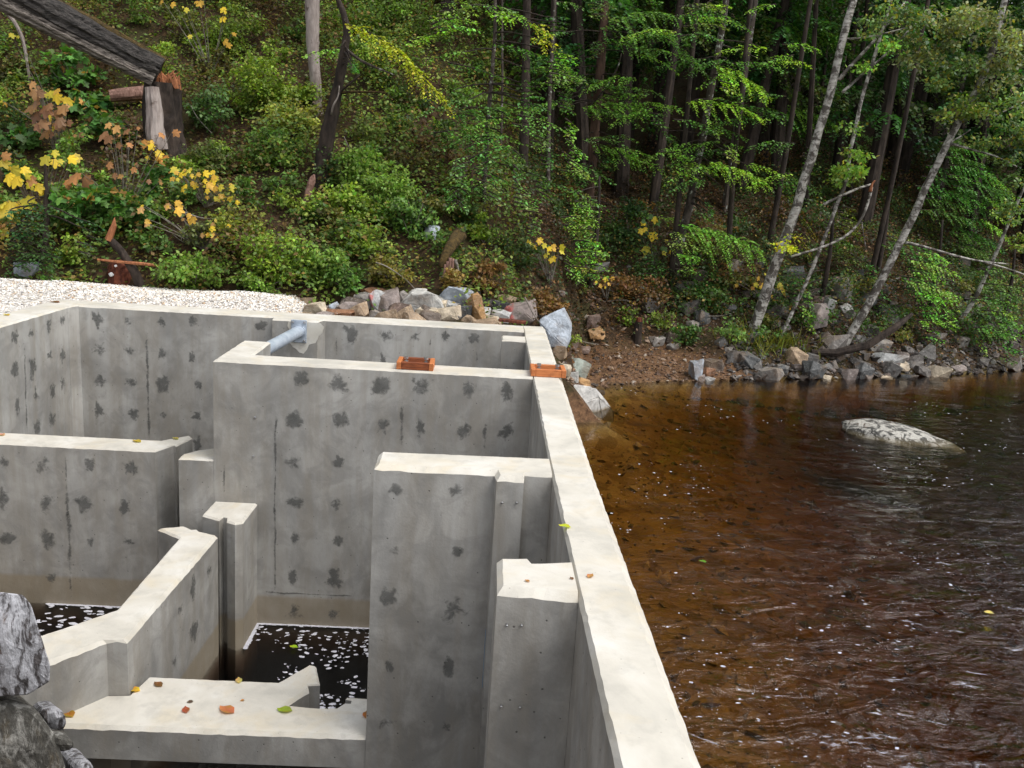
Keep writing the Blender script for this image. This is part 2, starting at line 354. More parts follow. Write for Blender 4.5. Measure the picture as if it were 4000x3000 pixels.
def frames(dirs, nrm):
    d = dirs / (np.linalg.norm(dirs, axis=1)[:, None] + 1e-9); s = np.cross(d, nrm); s /= np.linalg.norm(s, axis=1)[:, None] + 1e-9
    return s, d, np.cross(s, d)
def place(tpl, P, dirs, nrm, size):
    s, d, n = frames(dirs, nrm); size = np.asarray(size)[:, None, None]
    return P[:, None, :] + size * (tpl[None, :, 0, None] * s[:, None] + tpl[None, :, 1, None] * d[:, None] + tpl[None, :, 2, None] * n[:, None])
def rdir(n): v = rng.normal(size=(n, 3)); return v / np.linalg.norm(v, axis=1)[:, None]
def tints(n, base, var=.25, alt=None, frac=0.):
    c = np.tile(np.asarray(base, float), (n, 1)) * (1 + var * rng.normal(size=(n, 1))).clip(.35, 2.) * (1 + .1 * rng.normal(size=(n, 3))).clip(.6, 1.5)
    if alt is not None:
        k = rng.random(n) < frac; c[k] = np.asarray(alt) * (1 + .25 * rng.normal(size=(k.sum(), 1))).clip(.4, 1.8)
    return c.clip(.003, .9)
def spray(p0, p1, width, leaf=.07, bow=.12, col=(.06, .13, .025), dens=1., var=.28, hang=.6):
    """a flat drooping conifer bough of short leafy twigs"""
    p0, p1 = np.asarray(p0, float), np.asarray(p1, float); ax = p1 - p0; ln = np.linalg.norm(ax)
    if ln < .05: ln = .05
    up = np.array([0, 0, 1.]); hor = np.cross(ax, up); hor = hor / (np.linalg.norm(hor) + 1e-6)
    if hor[1] > 0: hor = -hor
    nt_ = max(6, int(ln / .042 * dens)); P, Dd, N, Sz = [], [], [], []
    for i in range(nt_):
        t = (i + rng.random()) / nt_; c = p0 + ax * t + up * bow * ln * 4 * t * (1 - t) * .6
        side = 1 if i % 2 else -1
        tw = width * .62 * (1 - .75 * t ** 1.6) * (.35 + .65 * min(1, t * 5)) * rng.uniform(.55, 1.2)
        dr = _n(hor * side * rng.uniform(.3, .9) + _n(ax) * rng.uniform(.35, .9) + up * (-hang * rng.uniform(.5, 1.6) if side > 0 else rng.uniform(-.7, .35)) + rng.normal(size=3) * .12)
        m = max(3, int(tw / (.3 * leaf))); s = np.linspace(.05, 1, m)[:, None]
        q = c + dr * tw * s - up * (s ** 2) * tw * .28
        lat = np.cross(dr, up); lat /= np.linalg.norm(lat) + 1e-6
        sg = np.where(np.arange(m) % 2, 1, -1)[:, None]
        P.append(q); Dd.append(dr * .8 + lat * sg * .75 + rng.normal(size=(m, 3)) * .2); N.append(np.tile(up - dr * .2, (m, 1)) + rng.normal(size=(m, 3)) * .3)
        Sz.append(leaf * (1.1 - .45 * s[:, 0]) * rng.uniform(.7, 1.25, m))
    P, Dd, N, Sz = map(np.concatenate, (P, Dd, N, Sz))
    return place(NEEDLE * np.array([1.75, 1, 1]), P, Dd, N, Sz), tints(len(P), col, var)
def bush(c, r, n, size, tpl=DIAMOND, clumps=16, col=(.06, .12, .02), alt=None, frac=0., flat=.55, var=.3):
    """leaf clumps spread through a rough ellipsoid"""
    c = np.asarray(c, float); r = np.asarray(r, float)
    k = rdir(clumps) * (rng.random((clumps, 1)) ** .45); cen = c + k * r * .85; cs = rng.uniform(.22, .5, clumps); tone = rng.uniform(.65, 1.35, clumps)
    w = rng.integers(0, clumps, n); off = rdir(n) * (rng.random((n, 1)) ** .5)
    P = cen[w] + off * (cs[w] * r.mean())[:, None] * np.array([1.15, 1.15, .6])
    N = np.tile([0, -.3, 1.], (n, 1)) + rng.normal(size=(n, 3)) * flat; Dd = off * np.array([1, 1, .3]) + rng.normal(size=(n, 3)) * .6 + np.array([0, 0, -.25])
    return place(tpl, P, Dd, N, size * rng.uniform(.6, 1.3, n)), tints(n, col, var, alt, frac) * tone[w][:, None]

# ================================================================== THE SETTING
def grid(name, xs, ys, f, mat, kind='structure', smooth=True):
    X, Y = np.meshgrid(xs, ys); Z = f(X, Y); V = np.stack([X, Y, Z], -1).reshape(-1, 3); nx, ny = len(xs), len(ys)
    i = (np.arange(ny - 1)[:, None] * nx + np.arange(nx - 1)[None]).ravel()
    Fc = np.stack([i, i + 1, i + nx + 1, i + nx], 1).tolist()
    return tag(mesh(name, V, Fc, mat, smooth=smooth), kind=kind)
def axis(*seg): return np.unique(np.concatenate([np.arange(a, b, s) for a, b, s in seg]))
xs = axis((-60, -14, 1.5), (-14, 14, .16), (14, 62, 1.5)); ys = axis((12.2, 24, .16), (24, 90, 1.5))
grid('hillside', xs, ys, land, GROUND)
grid('riverbed', axis((.72, 14, .16), (14, 62, 1.5)), axis((-40, 2, 2.), (2, 12.2, .16), (12.2, 12.25, .1)), land, GROUND)
pf, pfi = box(-9, .7, -3, 12.1, -4.2, -3.7); tag(mesh('pool_floor', pf, pfi, GROUND), kind='structure')
# the near left rock shore beside the pools
SHL = np.array([(-5.0, 9.16), (-4.45, 9.16), (-4.25, 8.2), (-3.7, 6.9), (-3.15, 5.75), (-2.75, 5.2), (-2.3, 4.4), (-1.6, 3.4), (-1.0, 2.4), (-.6, 1.2), (-.4, -3)])
def shore(x, y):
    e = np.interp(y, SHL[::-1, 1][1:] if False else np.array([-3, 1.2, 2.4, 3.4, 4.4, 5.2, 5.75, 6.9, 8.2, 9.16]), np.array([-.4, -.6, -1.0, -1.6, -2.3, -2.75, -3.15, -3.7, -4.25, -4.45]))
    d = e - x
    return -3.6 + np.clip(d, -1, .9) * 1.15 + np.clip(d - .9, 0, 3) * .9 + fbm(x * 1.7, y * 1.7) * .5 + fbm(x * 5, y * 5) * .16
grid('rock_shore', axis((-9, .2, .14)), axis((-3, 9.15, .14)), lambda x, y: np.minimum(shore(x, y), .1 + .2 * fbm(x, y)), m_lichen_rock('shore_rock', (.10, .075, .05), (.36, .30, .22), (.5, .62), 3.), smooth=False)
def lefty(x, y): return -.10 + np.clip(-6.2 - x, 0, 20) * .25 + .08 * fbm(x * 2, y * 2)
grid('yard', axis((-30, -9, 1.), (-9, -5.55, .2)), axis((-10, 12.25, .35)), lefty, GROUND)
# river
RW_ = m_water('river_water', (.66, .46, .06), 1.7, 1.9, .46, .02, (-6., 1.))
xs = np.r_[.78, np.arange(.9, 14, .11), np.arange(14, 61, 2.)]; ys = np.r_[-40, -25, -12, -5, -1, np.arange(1.5, 20, .11), np.arange(20, 46, 2.)]
X, Y = np.meshgrid(xs, ys); amp = .007 + .05 * sstep(-7, 1, X * .8 - Y)
Z = RIVER + amp * (fbm(X * 1.3, Y * 2.0, 3) * 1.6 + fbm(X * 3.1 + 9, Y * 4.6, 2))
Z[:, 0] = RIVER; nx, ny = len(xs), len(ys); V = np.stack([X, Y, Z], -1).reshape(-1, 3); n0 = len(V)
i = (np.arange(ny - 1)[:, None] * nx + np.arange(nx - 1)[None]).ravel(); Fc = np.stack([i, i + 1, i + nx + 1, i + nx], 1).tolist()
V = np.r_[V, V * np.array([1, 1, 0]) + np.array([0, 0, -4.5])]
Fc += [[a + n0 for a in q][::-1] for q in np.stack([i, i + 1, i + nx + 1, i + nx], 1).tolist()]
rim = list(range(nx)) + [k * nx + nx - 1 for k in range(1, ny)] + [(ny - 1) * nx + k for k in range(nx - 2, -1, -1)] + [k * nx for k in range(ny - 2, 0, -1)]
Fc += [[b, a, a + n0, b + n0] for a, b in zip(rim, rim[1:] + rim[:1])]
tag(mesh('river', V, Fc, RW_, smooth=True), kind='structure')
# pool water inside the fishway
pv, pfc = box(-5.5, .70, -3, 12.05, -3.9, POOL)
xs = np.arange(-5.5, .71, .155); ys = np.arange(-3, 12.06, .2508)
tag(mesh('pool_water', pv, pfc, m_water('pool_water', (.30, .14, .05), 4.5, .10, .03, .02)), kind='structure')

# ================================================================== THE FISHWAY
fish = thing('fishway', 'grey cast concrete fishway basin with baffle walls beside the brown river', 'fishway', (-2.3, 8, -3.7))
def prism(name, pts, ch, zt, zb, parent, label=None, jit=.0022):
    """wall from a counter-clockwise plan; ch = chamfer of each edge (0 = butts against its neighbour)"""
    pts = np.asarray(pts, float); n = len(pts)
    if np.isscalar(ch): ch = [ch] * n
    def nrm(i): e = pts[(i + 1) % n] - pts[i]; e = e / np.linalg.norm(e); return np.array([-e[1], e[0]])
    ins = []
    for i in range(n):
        a, b = nrm(i - 1), nrm(i); ca, cb = ch[i - 1], ch[i]; M2 = np.array([a, b])
        if abs(np.linalg.det(M2)) < .05: o = b * (ca + cb) / 2
        else: o = np.linalg.solve(M2, [ca, cb])
        l = np.linalg.norm(o); mxl = 2.2 * max(ca, cb, 1e-6); ins.append(pts[i] + (o if l <= mxl else o / l * mxl))
    ins = np.array(ins); out, inn, cz = [], [], []
    for i in range(n):
        p, q = pts[i], pts[(i + 1) % n]; k = max(1, int(np.linalg.norm(q - p) / .055)) if ch[i] > 0 else 1
        for s in range(k):
            t = s / k; o = p + (q - p) * t; m_ = ins[i] + (ins[(i + 1) % n] - ins[i]) * t
            j = jit * rng.normal(size=2) if (s and ch[i] > 0) else np.zeros(2)
            if ch[i] > 0 and s and rng.random() < .05: j = j + nrm(i) * rng.uniform(.003, .007)
            out.append(o); inn.append(m_ + j); cz.append(zt - max(ch[i], ch[i - 1] if s == 0 else 0) * rng.uniform(.85, 1.15))
    m_ = len(out); V = [(*o, zb) for o in out] + [(*o, c) for o, c in zip(out, cz)] + [(*o, zt) for o in inn]; Fc, ix = [], []
    for k in range(m_):
        l = (k + 1) % m_
        Fc.append([k, l, m_ + l, m_ + k]); ix.append(0); Fc.append([m_ + k, m_ + l, 2 * m_ + l, 2 * m_ + k]); ix.append(1)
    Fc.append([2 * m_ + k for k in range(m_)]); ix.append(1); Fc.append(list(range(m_))[::-1]); ix.append(0)
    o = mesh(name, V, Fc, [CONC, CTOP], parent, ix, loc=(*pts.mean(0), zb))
    return tag(o, label)
BOT = -3.75
back = prism('wall', [(-5.33, 11.94), (-2.71, 11.94), (-2.69, 11.76), (-2.10, 11.76), (-2.03, 11.94), (.615, 11.94), (.615, 12.40), (-5.33, 12.40)], [.02, .012, .02, .012, .02, 0, .02, 0], 0, BOT, fish, 'long back wall with white gravel and rocks behind it')
side = prism('wall', [(-5.74, 7.5), (-5.34, 7.5), (-5.33, 11.80), (-5.25, 11.937), (-5.332, 11.938), (-5.332, 12.40), (-5.72, 12.40)], [.02, .02, .01, 0, 0, .02, .02], .001, BOT, fish, 'side wall running to the corner below the gravel')
river = prism('wall', [(.55, -2.5), (.868, -2.5), (.856, 6.0), (.930, 12.44), (.617, 12.42), (.617, 11.94), (.603, 11.52), (.600, 11.15), (.587, 9.345), (.582, 8.97), (.558, 6.215), (.556, 5.82), (.553, 4.40), (.552, 4.00)],
              [.02, .05, .045, .02, 0, .02, 0, .025, 0, .025, 0, .03, 0, .032], 0, BOT, fish, 'long river wall whose cream top runs towards the viewer')
divi = prism('wall', [(-2.64, 8.97), (.581, 8.97), (.586, 9.345), (-2.335, 9.345), (-2.335, 10.13), (-2.64, 10.13)], [.02, 0, .02, .02, .02, .02], 0, BOT, fish, 'tall dividing wall with a short return at its end')
pier = prism('pier', [(-.65, 5.84), (.163, 5.84), (.178, 5.735), (.36, 5.735), (.366, 5.83), (.515, 5.83), (.555, 5.83), (.557, 6.21), (-.655, 6.17)], [.035, .03, .035, .01, .02, .02, 0, .02, .03], 0, BOT, fish, 'broad pier standing out from the river wall')
stub = prism('pier', [(.16, 4.03), (.551, 4.0), (.552, 4.40), (.345, 4.36), (.325, 4.42), (.162, 4.40)], [.04, 0, .02, .012, .02, .03], 0, BOT, fish, 'narrow pier nearest the viewer on the river wall')
far = prism('pier', [(.30, 11.17), (.599, 11.15), (.602, 11.51), (.302, 11.50)], [.02, 0, .02, .02], 0, BOT, fish, 'small pier at the back corner')
bafA = prism('baffle', [(-5.335, 9.205), (-3.32, 9.205), (-3.235, 9.395), (-3.205, 9.44), (-3.17, 9.415), (-3.10, 9.74), (-3.165, 9.84), (-3.385, 9.588), (-5.335, 9.58)], [.02, .015, .006, .006, .012, .012, .015, .02, 0], -1.06, BOT, fish, 'low cross baffle with a slanted tip')
blk = prism('baffle', [(-3.0, 8.972), (-2.642, 8.972), (-2.642, 9.37), (-2.77, 9.37), (-2.90, 9.27), (-3.0, 9.12)], [.015, 0, .01, .01, .01, .01], -1.052, BOT, fish, 'short block closing the slot beside the dividing wall')
pil = prism('pillar', [(-2.64, 8.57), (-2.445, 8.465), (-2.425, 8.545), (-2.385, 8.53), (-2.365, 8.44), (-2.27, 8.385), (-2.205, 8.44), (-2.195, 8.968), (-2.63, 8.968)], [.018, .006, .006, .006, .018, .018, .02, .008, .008], -1.497, BOT, fish, 'square grooved pillar standing in the pool')
bafB = prism('baffle', [(-3.55, 5.05), (-2.64, 6.235), (-2.495, 6.25), (-2.418, 8.32), (-2.63, 8.405), (-2.655, 8.44), (-2.70, 8.43), (-2.81, 8.515), (-3.03, 8.42), (-2.76, 8.225), (-2.76, 6.72), (-3.95, 5.30)], [.03, .012, .03, .015, .006, .006, .01, .015, .02, .02, .02, .02], -1.6, BOT, fish, 'cranked baffle running away from the rock shore')
bafC = prism('slab', [(-2.80, 5.845), (-.652, 5.845), (-.652, 6.34), (-.86, 6.35), (-.868, 6.315), (-.82, 6.305), (-.82, 6.266), (-.873, 6.266), (-.918, 6.20), (-1.03, 6.19), (-1.30, 6.212), (-1.168, 6.43), (-1.19, 6.495), (-1.10, 6.52), (-1.18, 6.79), (-1.24, 6.805), (-1.43, 6.52), (-2.43, 6.524), (-2.484, 6.247), (-2.645, 6.230), (-2.88, 5.92)],
             [.028, 0, .012, .004, .004, .004, .006, .012, .012, .015, .028, .01, .008, .016, .012, .012, .012, 0, 0, 0, .01], -2.06, -2.32, fish, 'pale low slab with a pointed finger and fallen leaves')
corner = prism('corner_fillet', [(-5.33, 11.80), (-5.25, 11.937), (-5.329, 11.939)], 0, -.004, BOT, fish) if False else None

# mortar patches over the form ties: thin smears on the faces
def patch(wall, p, u, n, r):
    u = _n(np.asarray(u, float)); n = _n(np.asarray(n, float)); v = np.cross(n, u); v = v if v[2] > 0 else -v
    r = r * rng.uniform(.6, .95); k = 16; V = [p + n * .004]; fc_ = rng.uniform(.6, 1.); fd = [fc_]; ph = rng.random(4) * 6.28; am = rng.uniform(.03, .24, 4) * rng.choice((.5, 1.)); sx, sz = rng.uniform(.65, 1.2), rng.uniform(.7, 1.4)
    for ring, f in ((.33, .85), (.66, .5), (1., .0)):
        for i in range(k):
            a = 2 * math.pi * i / k; rr = r * ring * (1 + sum(am[q_] * math.sin((q_ + 2) * a + ph[q_]) for q_ in range(4)))
            V.append(p + n * .004 + u * math.cos(a) * rr * sx + v * math.sin(a) * rr * sz); fd.append(f * fc_ * rng.uniform(.7, 1.15))
    Fc = [[0, 1 + i, 1 + (i + 1) % k] for i in range(k)]
    for q in (0, 1): Fc += [[1 + q * k + i, 1 + (q + 1) * k + i, 1 + (q + 1) * k + (i + 1) % k, 1 + q * k + (i + 1) % k] for i in range(k)]
    o = mesh('mortar_patch', V, Fc, PATCH, wall, loc=p); a = o.data.attributes.new('fade', 'FLOAT', 'POINT'); a.data.foreach_set('value', fd)
ux, ny_ = (1, 0, 0), (0, -1, 0)
def P1(w, f, y, L_, r):
    for u, v in L_: patch(w, PY(*f(u, v), y), ux, ny_, r * rng.uniform(.85, 1.25))
P1(back, q1, 11.94, [(600, 390), (790, 405), (1000, 405), (1190, 400), (610, 575), (800, 585), (1000, 600), (1185, 620), (620, 770), (810, 780), (1005, 790), (1225, 795), (610, 950), (825, 975), (1010, 980), (1215, 985), (1610, 430), (1220, 1160)], .13)
P1(back, q3, 11.94, [(115, 480), (330, 490), (505, 500), (695, 495), (870, 505), (310, 640)], .14)
P1(divi, q1, 8.97, [(1860, 755), (2095, 790), (1815, 1010), (2105, 1010), (1810, 1275), (2090, 1270), (1825, 1520), (2075, 1535)], .145)
P1(divi, q3, 8.97, [(295, 800), (545, 810), (840, 820), (1075, 835), (310, 1045), (540, 1060), (815, 1080), (1070, 1080)], .145)
P1(divi, q2, 8.97, [(1825, 240), (2085, 255), (1805, 480), (2065, 490), (1815, 700), (2055, 710)], .135)
P1(pier, q3, 5.84, [(390, 1440), (765, 1445)], .10)
P1(pier, q4, 5.84, [(385, 310), (770, 320), (345, 600), (740, 680), (350, 1025), (715, 1035), (330, 1380), (700, 1400)], .10)
P1(bafA, q1, 9.205, [(25, 1270), (265, 1290), (555, 1290), (805, 1305), (20, 1500), (285, 1525), (520, 1530), (770, 1550)], .15)
P1(bafA, q2, 9.205, [(45, 240), (295, 245), (560, 260), (795, 260), (320, 480)], .12)
for u, v in [(90, 500), (190, 475), (300, 430), (385, 400), (305, 615), (200, 690), (90, 700), (385, 610), (385, 780), (325, 830), (220, 860), (105, 930), (320, 1010), (230, 1060)]: patch(side, PX(*q1(u, v), -5.333), (0, 1, 0), (1, 0, 0), .17)
fd = _n(np.array([.077, 2.07])); fn = (fd[1], -fd[0], 0)
for u, v in [(1290, 440), (1190, 550), (1110, 680), (1195, 815), (1075, 1000)]:
    r = ray(*q2(u, v)); q0 = np.array([-2.495, 6.25, 0]); tt = np.dot(q0 - C, fn) / np.dot(r, fn); patch(bafB, C + r * tt, (*fd, 0), fn, .15)
# vertical form seams and pour joints, a few millimetres proud
def seam(w, a, b, width=.016, y=None, x=None):
    f = (lambda p: PY(*p, y)) if y is not None else (lambda p: PX(*p, x)); A, B = f(a), f(b); n = np.array([0, -1., 0]) if y is not None else np.array([1., 0, 0])
    dd = _n(B - A); s = np.cross(dd, n); k = max(3, int(np.linalg.norm(B - A) / .12)); V = []
    width = max(width * 1.7, .022); fd = []; W5 = (-1., -.25, 0., .25, 1.)
    for i in range(k + 1):
        p = A + (B - A) * i / k; wd_ = width * rng.uniform(.5, 1.15); f_ = rng.uniform(.4, .85) * (.2 if i in (0, k) else 1); sh_ = rng.normal() * .004
        for q_ in W5: V.append(p + s * (wd_ * .5 * q_ + sh_) + n * .0035)
        fd += [0., f_ * .75, f_, f_ * .75, 0.]
    Fc = []
    for i in range(k):
        for j in range(4): Fc.append([i * 5 + j, i * 5 + j + 1, i * 5 + j + 6, i * 5 + j + 5])
    o = mesh('form_seam', V, Fc, PATCH, w, loc=(A + B) / 2); a_ = o.data.attributes.new('fade', 'FLOAT', 'POINT'); a_.data.foreach_set('value', fd)
seam(back, q1(905, 470), q1(922, 1135), .05, 11.94); seam(back, q1(470, 640), q1(482, 1100), .03, 11.94); seam(back, q3(22, 480), q3(25, 640), .035, 11.94)
seam(back, q3(603, 500), q3(600, 560), .03, 11.94); seam(back, q3(893, 540), q3(885, 685), .035, 11.94)
seam(divi, q1(1705, 960), q1(1692, 1640), .035, 8.97); seam(divi, q2(1697, 20), q2(1697, 590), .03, 8.97); seam(divi, q1(1385, 1245), q1(1385, 1495), .03, 8.97)
seam(divi, q3(432, 830), q3(424, 1205), .04, 8.97); seam(divi, q3(940, 1010), q3(932, 1225), .045, 8.97); seam(divi, q2(1605, 572), q2(2212, 597), .022, 8.97)
seam(bafA, q1(402, 1215), q1(420, 1659), .05, 9.205); seam(bafA, q2(420, 20), q2(440, 640), .06, 9.205)
seam(side, q1(148, 520), q1(165, 1080), .05, x=-5.333)
r0 = [PY(*q2(1035, 700), 7.2), PY(*q2(1043, 1080), 7.2)]
# form ties left in the faces
def tie(w, p, n=(0, -1, 0), r=.012):
    n = np.asarray(n, float); V, Fc = tube([p - n * .01, p + n * .012, p + n * .014], [r, r, r * .5], 8); mesh('form_tie', V, Fc, BOLT, w, loc=p)
for u, v in [(1575, 995), (1565, 1235)]: tie(divi, PY(*q1(u, v), 8.97))
for u, v in [(1075, 775), (1165, 775), (1040, 1275), (1155, 1280)]: tie(stub, PY(*q4(u, v), 4.02), r=.006)
for u, v in [(1045, 1520), (1135, 1520)]: tie(pier, PY(*q3(u, v), 5.735), r=.007)
V, Fc = box(.166, .174, 5.80, 5.835, -1.6, -1.15); mesh('water_stop', V, Fc, BLUE, pier, loc=(.17, 5.82, -1.4))

# ------------------------------------------------------------------ steel strut between return and pilaster
pe = PY(1165, 1296, 11.70); ps = np.array([-2.44, 10.13, pe[2] + .02]); pe = np.array([pe[0], 11.735, pe[2]])
st = thing('pipe_strut', 'blue grey galvanised steel pipe strut bolted to the back wall', 'pipe', (pe + ps) / 2)
V, Fc = tube(np.linspace(ps, pe, 6), .074, 20); mesh('pipe', V, Fc, STEEL, st, smooth=False)
V, Fc = tube([pe - _n(pe - ps) * .015, pe + _n(pe - ps) * .01], [.086, .09], 20); mesh('weld_collar', V, Fc, STEEL, st)
V, Fc = box(pe[0] - .10, pe[0] + .10, 11.738, 11.756, pe[2] - .15, pe[2] + .15); fl = mesh('flange_plate', V, Fc, STEEL, st); bevel(fl, .004)
k = 28; V = [(pe[0], 11.757, pe[2])]; Fc = []
for i in range(k): a = 2 * math.pi * i / k; rr = 1 + .18 * math.sin(3 * a + 1) + .1 * math.sin(7 * a); V.append((pe[0] + .06 + .21 * rr * math.cos(a), 11.757, min(pe[2] + .25 * rr * math.sin(a), -.02)))
mesh('grout_smear', V, [[0, 1 + i, 1 + (i + 1) % k] for i in range(k)], CTOP, back, loc=pe)
for sx in (-.075, .075):
    for sz in (.12, -.12):
        V, Fc = tube([(pe[0] + sx, 11.74, pe[2] + sz), (pe[0] + sx, 11.71, pe[2] + sz), (pe[0] + sx, 11.70, pe[2] + sz)], [.018, .018, .012], 6); mesh('bolt', V, Fc, BOLT, fl)
# ------------------------------------------------------------------ timber bolting frames on the wall tops
def frame(loc, lx, ly, h, label, m1, m2, rot=0.):
    t = thing('timber_frame', label, 'timber frame', loc); w = .048
    X0, X1, Y0, Y1 = -lx / 2, lx / 2, -ly / 2, ly / 2
    for nm, b, m in (('rail', (X0 + w, X1 - w, Y0, Y0 + .042, 0, h), m2), ('rail', (X0 + w, X1 - w, Y1 - .042, Y1, 0, h), m2), ('end_block', (X0, X0 + w - .0015, Y0 - .002, Y1 + .002, 0, h), m1), ('end_block', (X1 - w + .0015, X1, Y0 - .002, Y1 + .002, 0, h), m1)):
        V, Fc = box(*b); V = np.array(V) + np.array(loc) + np.array([0, 0, .002]); o = mesh(nm, V, Fc, m, t); bevel(o, .004)
    for sx in (X0 + .085, X1 - .085):
        c = np.array(loc) + np.array([sx, 0, 0])
        V, Fc = tube([c, c + [0, 0, h + .03]], .011, 8); rod = mesh('threaded_rod', V, Fc, BOLT, t)
        for zz in (h * .62, h + .012):
            V, Fc = tube([c + [0, 0, zz], c + [0, 0, zz + .022]], .024, 6); mesh('nut', V, Fc, BOLT, rod)
    t.rotation_euler.z = rot; return t
fa = PZ(1620, 1442, 0); frame((fa[0] + .005, 9.145, .0),   .375, .29, .078, 'orange timber bolting frame on the middle of the dividing wall', TIMBER, TIMBER_D)
fb = PZ(2132, 1465, 0); frame((.742, 9.16, .0), .36, .29, .078, 'orange timber bolting frame across the river wall top', TIMBER, TIMBER)
bp = np.array([.545, 11.90, -.20]); t = thing('bracket', 'small blue and orange bracket in the back corner of the basin', 'bracket', bp)
V, Fc = box(.50, .585, 11.88, 11.938, -.16, -.11); mesh('timber_pad', V, Fc, TIMBER, t); V, Fc = box(.505, .58, 11.885, 11.938, -.30, -.162); mesh('plate', V, Fc, STEEL, t)

# ================================================================== GRAVEL
def gh(x, y): return -.03 + sstep(12.36, 12.75, y) * .03 + sstep(12.36, 12.7, y) * (.02 + .065 * np.exp(-((y - 13.15) / .55) ** 2) * (1.0 + .8 * np.sin(x * 1.9 + 1.) * .5 + fbm(x * 1.4, y * 1.4))) * sstep(-2.25, -3.2, x) - .25 * sstep(-2.9, -2.1, x)
def gl(x, y): return -.03 + sstep(-5.66, -6.0, x) * (.045 + .03 * fbm(x * 1.5, y * 1.5)) + np.clip(-5.9 - x, 0, 2) * .03
def gtop(x, y): return np.where((x < -5.6) & (y < 12.42), gl(x, y), gh(x, y))
grid('gravel_bed', np.arange(-10, -1.9, .12), np.arange(12.36, 14.3, .12), gh, GRAVEL)
grid('gravel_bed', np.arange(-10, -5.65, .12), np.arange(6, 12.45, .12), gl, GRAVEL)
OCT = np.array([(1, 0, 0), (0, 1, 0), (-1, 0, 0), (0, -1, 0), (0, 0, 1), (0, 0, -1)], float); OF = [(0, 1, 4), (1, 2, 4), (2, 3, 4), (3, 0, 4), (1, 0, 5), (2, 1, 5), (3, 2, 5), (0, 3, 5)]
def stones(name, P, size, cols, mat, squash=.6):
    n = len(P); sc = np.asarray(size)[:, None, None] * rng.uniform(.6, 1.3, (n, 6, 1)); V = OCT[None] * sc * np.array([1, 1, squash])
    a = rng.random(n) * 6.28; ca, sa = np.cos(a)[:, None], np.sin(a)[:, None]; tl = rng.normal(size=(n, 2)) * .35
    x, y, z = V[..., 0], V[..., 1], V[..., 2]; V = np.stack([x * ca - y * sa, x * sa + y * ca, z + x * tl[:, :1] + y * tl[:, 1:]], -1) + P[:, None]
    tri = V[:, np.array(OF)].reshape(-1, 3, 3); return tag(quads(name, tri, 3, mat, np.repeat(cols, 8, 0)), kind='stuff')
def m_tint(name, rough=.75):
    m, t = new(name); at = nd(t, 'Attribute', attribute_name='tint'); w = coords(t, world=True)
    c = mix(t, 1., at.outputs['Color'], ramp(t, noise(t, w, 25., 5), [(.3, .7), (.7, 1.2)]), 'MULTIPLY'); finish(t, c, rough, noise(t, w, 40., 4), .3, .01); return m
PEB = m_tint('pebble')
n = 11000; x = rng.uniform(-9.4, -2.1, n); y = rng.uniform(12.45, 13.95, n)
k = np.concatenate([np.c_[x, y], np.c_[rng.uniform(-9, -5.78, 4500), rng.uniform(8.8, 12.45, 4500)]]); zz = gtop(k[:, 0], k[:, 1])
pal = np.array([(.82, .79, .75), (.72, .68, .62), (.58, .53, .47), (.72, .61, .48), (.42, .40, .39), (.48, .32, .19)])
o = stones('gravel', np.c_[k, zz + .006], rng.uniform(.010, .026, len(k)), pal[rng.choice(6, len(k), p=[.36, .25, .16, .11, .08, .04])], PEB); o['label'] = 'white crushed gravel heaped behind the concrete wall'
# cobbles under the river
n = 4200; x = .95 + 9.5 * rng.random(n) ** 1.3; y = rng.uniform(3.5, 16.8, n); zl = land(x, y); ok = zl < RIVER - .08
pal = np.array([(.32, .22, .09), (.26, .175, .075), (.38, .28, .13), (.20, .135, .06), (.12, .085, .045)])
stones('riverbed_cobbles', np.c_[x, y, zl + .01][ok], (.02 + .075 * rng.random(n) ** 4)[ok], pal[rng.choice(5, n, p=[.32, .28, .18, .13, .09])][ok], PEB)
# rubble on the raw bank
n = 5200; x = rng.uniform(1.0, 13, n); sh = np.interp(x, SHX, SHY); y = sh + rng.random(n) ** 1.4 * 3.0 - .1; zl = land(x, y)
pal = np.array([(.17, .10, .06), (.10, .06, .04), (.24, .17, .12), (.06, .045, .035), (.32, .27, .22)]); pal2 = np.array([(.07, .055, .045), (.04, .034, .03), (.13, .11, .095), (.03, .026, .024), (.22, .20, .18)])
ck = rng.choice(5, n, p=[.32, .3, .16, .15, .07]); stones('bank_rubble', np.c_[x, y, zl + .005], (.015 + .06 * rng.random(n) ** 3.2) * np.where(x > 4.8, 1.5, 1.), np.where((x > 4.8)[:, None], pal2[ck], pal[ck]), PEB)

# ================================================================== ROCKS
def rockmesh(seed, k=15, sh=(1, 1, 1), bev=.05):
    r = np.random.default_rng(seed); bm = bmesh.new()
    for sx in (-1, 1):
        for sy in (-1, 1):
            for sz in (-1, 1): bm.verts.new(np.array([sx * r.uniform(.35, .95), sy * r.uniform(.35, .95), sz * r.uniform(.35, .95)]) * np.array(sh))
    for p in r.normal(size=(k - 10, 3)): bm.verts.new(p / np.linalg.norm(p) * r.uniform(.85, 1.1) * np.array(sh))
    bmesh.ops.convex_hull(bm, input=bm.verts[:]); 
    for v in [v for v in bm.verts if not v.link_faces]: bm.verts.remove(v)
    bmesh.ops.dissolve_limit(bm, angle_limit=.32, verts=bm.verts[:], edges=bm.edges[:])
    bmesh.ops.bevel(bm, geom=bm.edges[:], offset=bev, segments=1, affect='EDGES', profile=.5, clamp_overlap=True)
    bmesh.ops.triangulate(bm, faces=bm.faces[:]); bmesh.ops.subdivide_edges(bm, edges=[e for e in bm.edges if e.calc_length() > .35], cuts=1)
    for v in bm.verts: v.co += Vector(r.normal(size=3) * .018)
    me = D.meshes.new('rock'); bm.to_mesh(me); bm.free(); me.materials.append(ROCK); return me
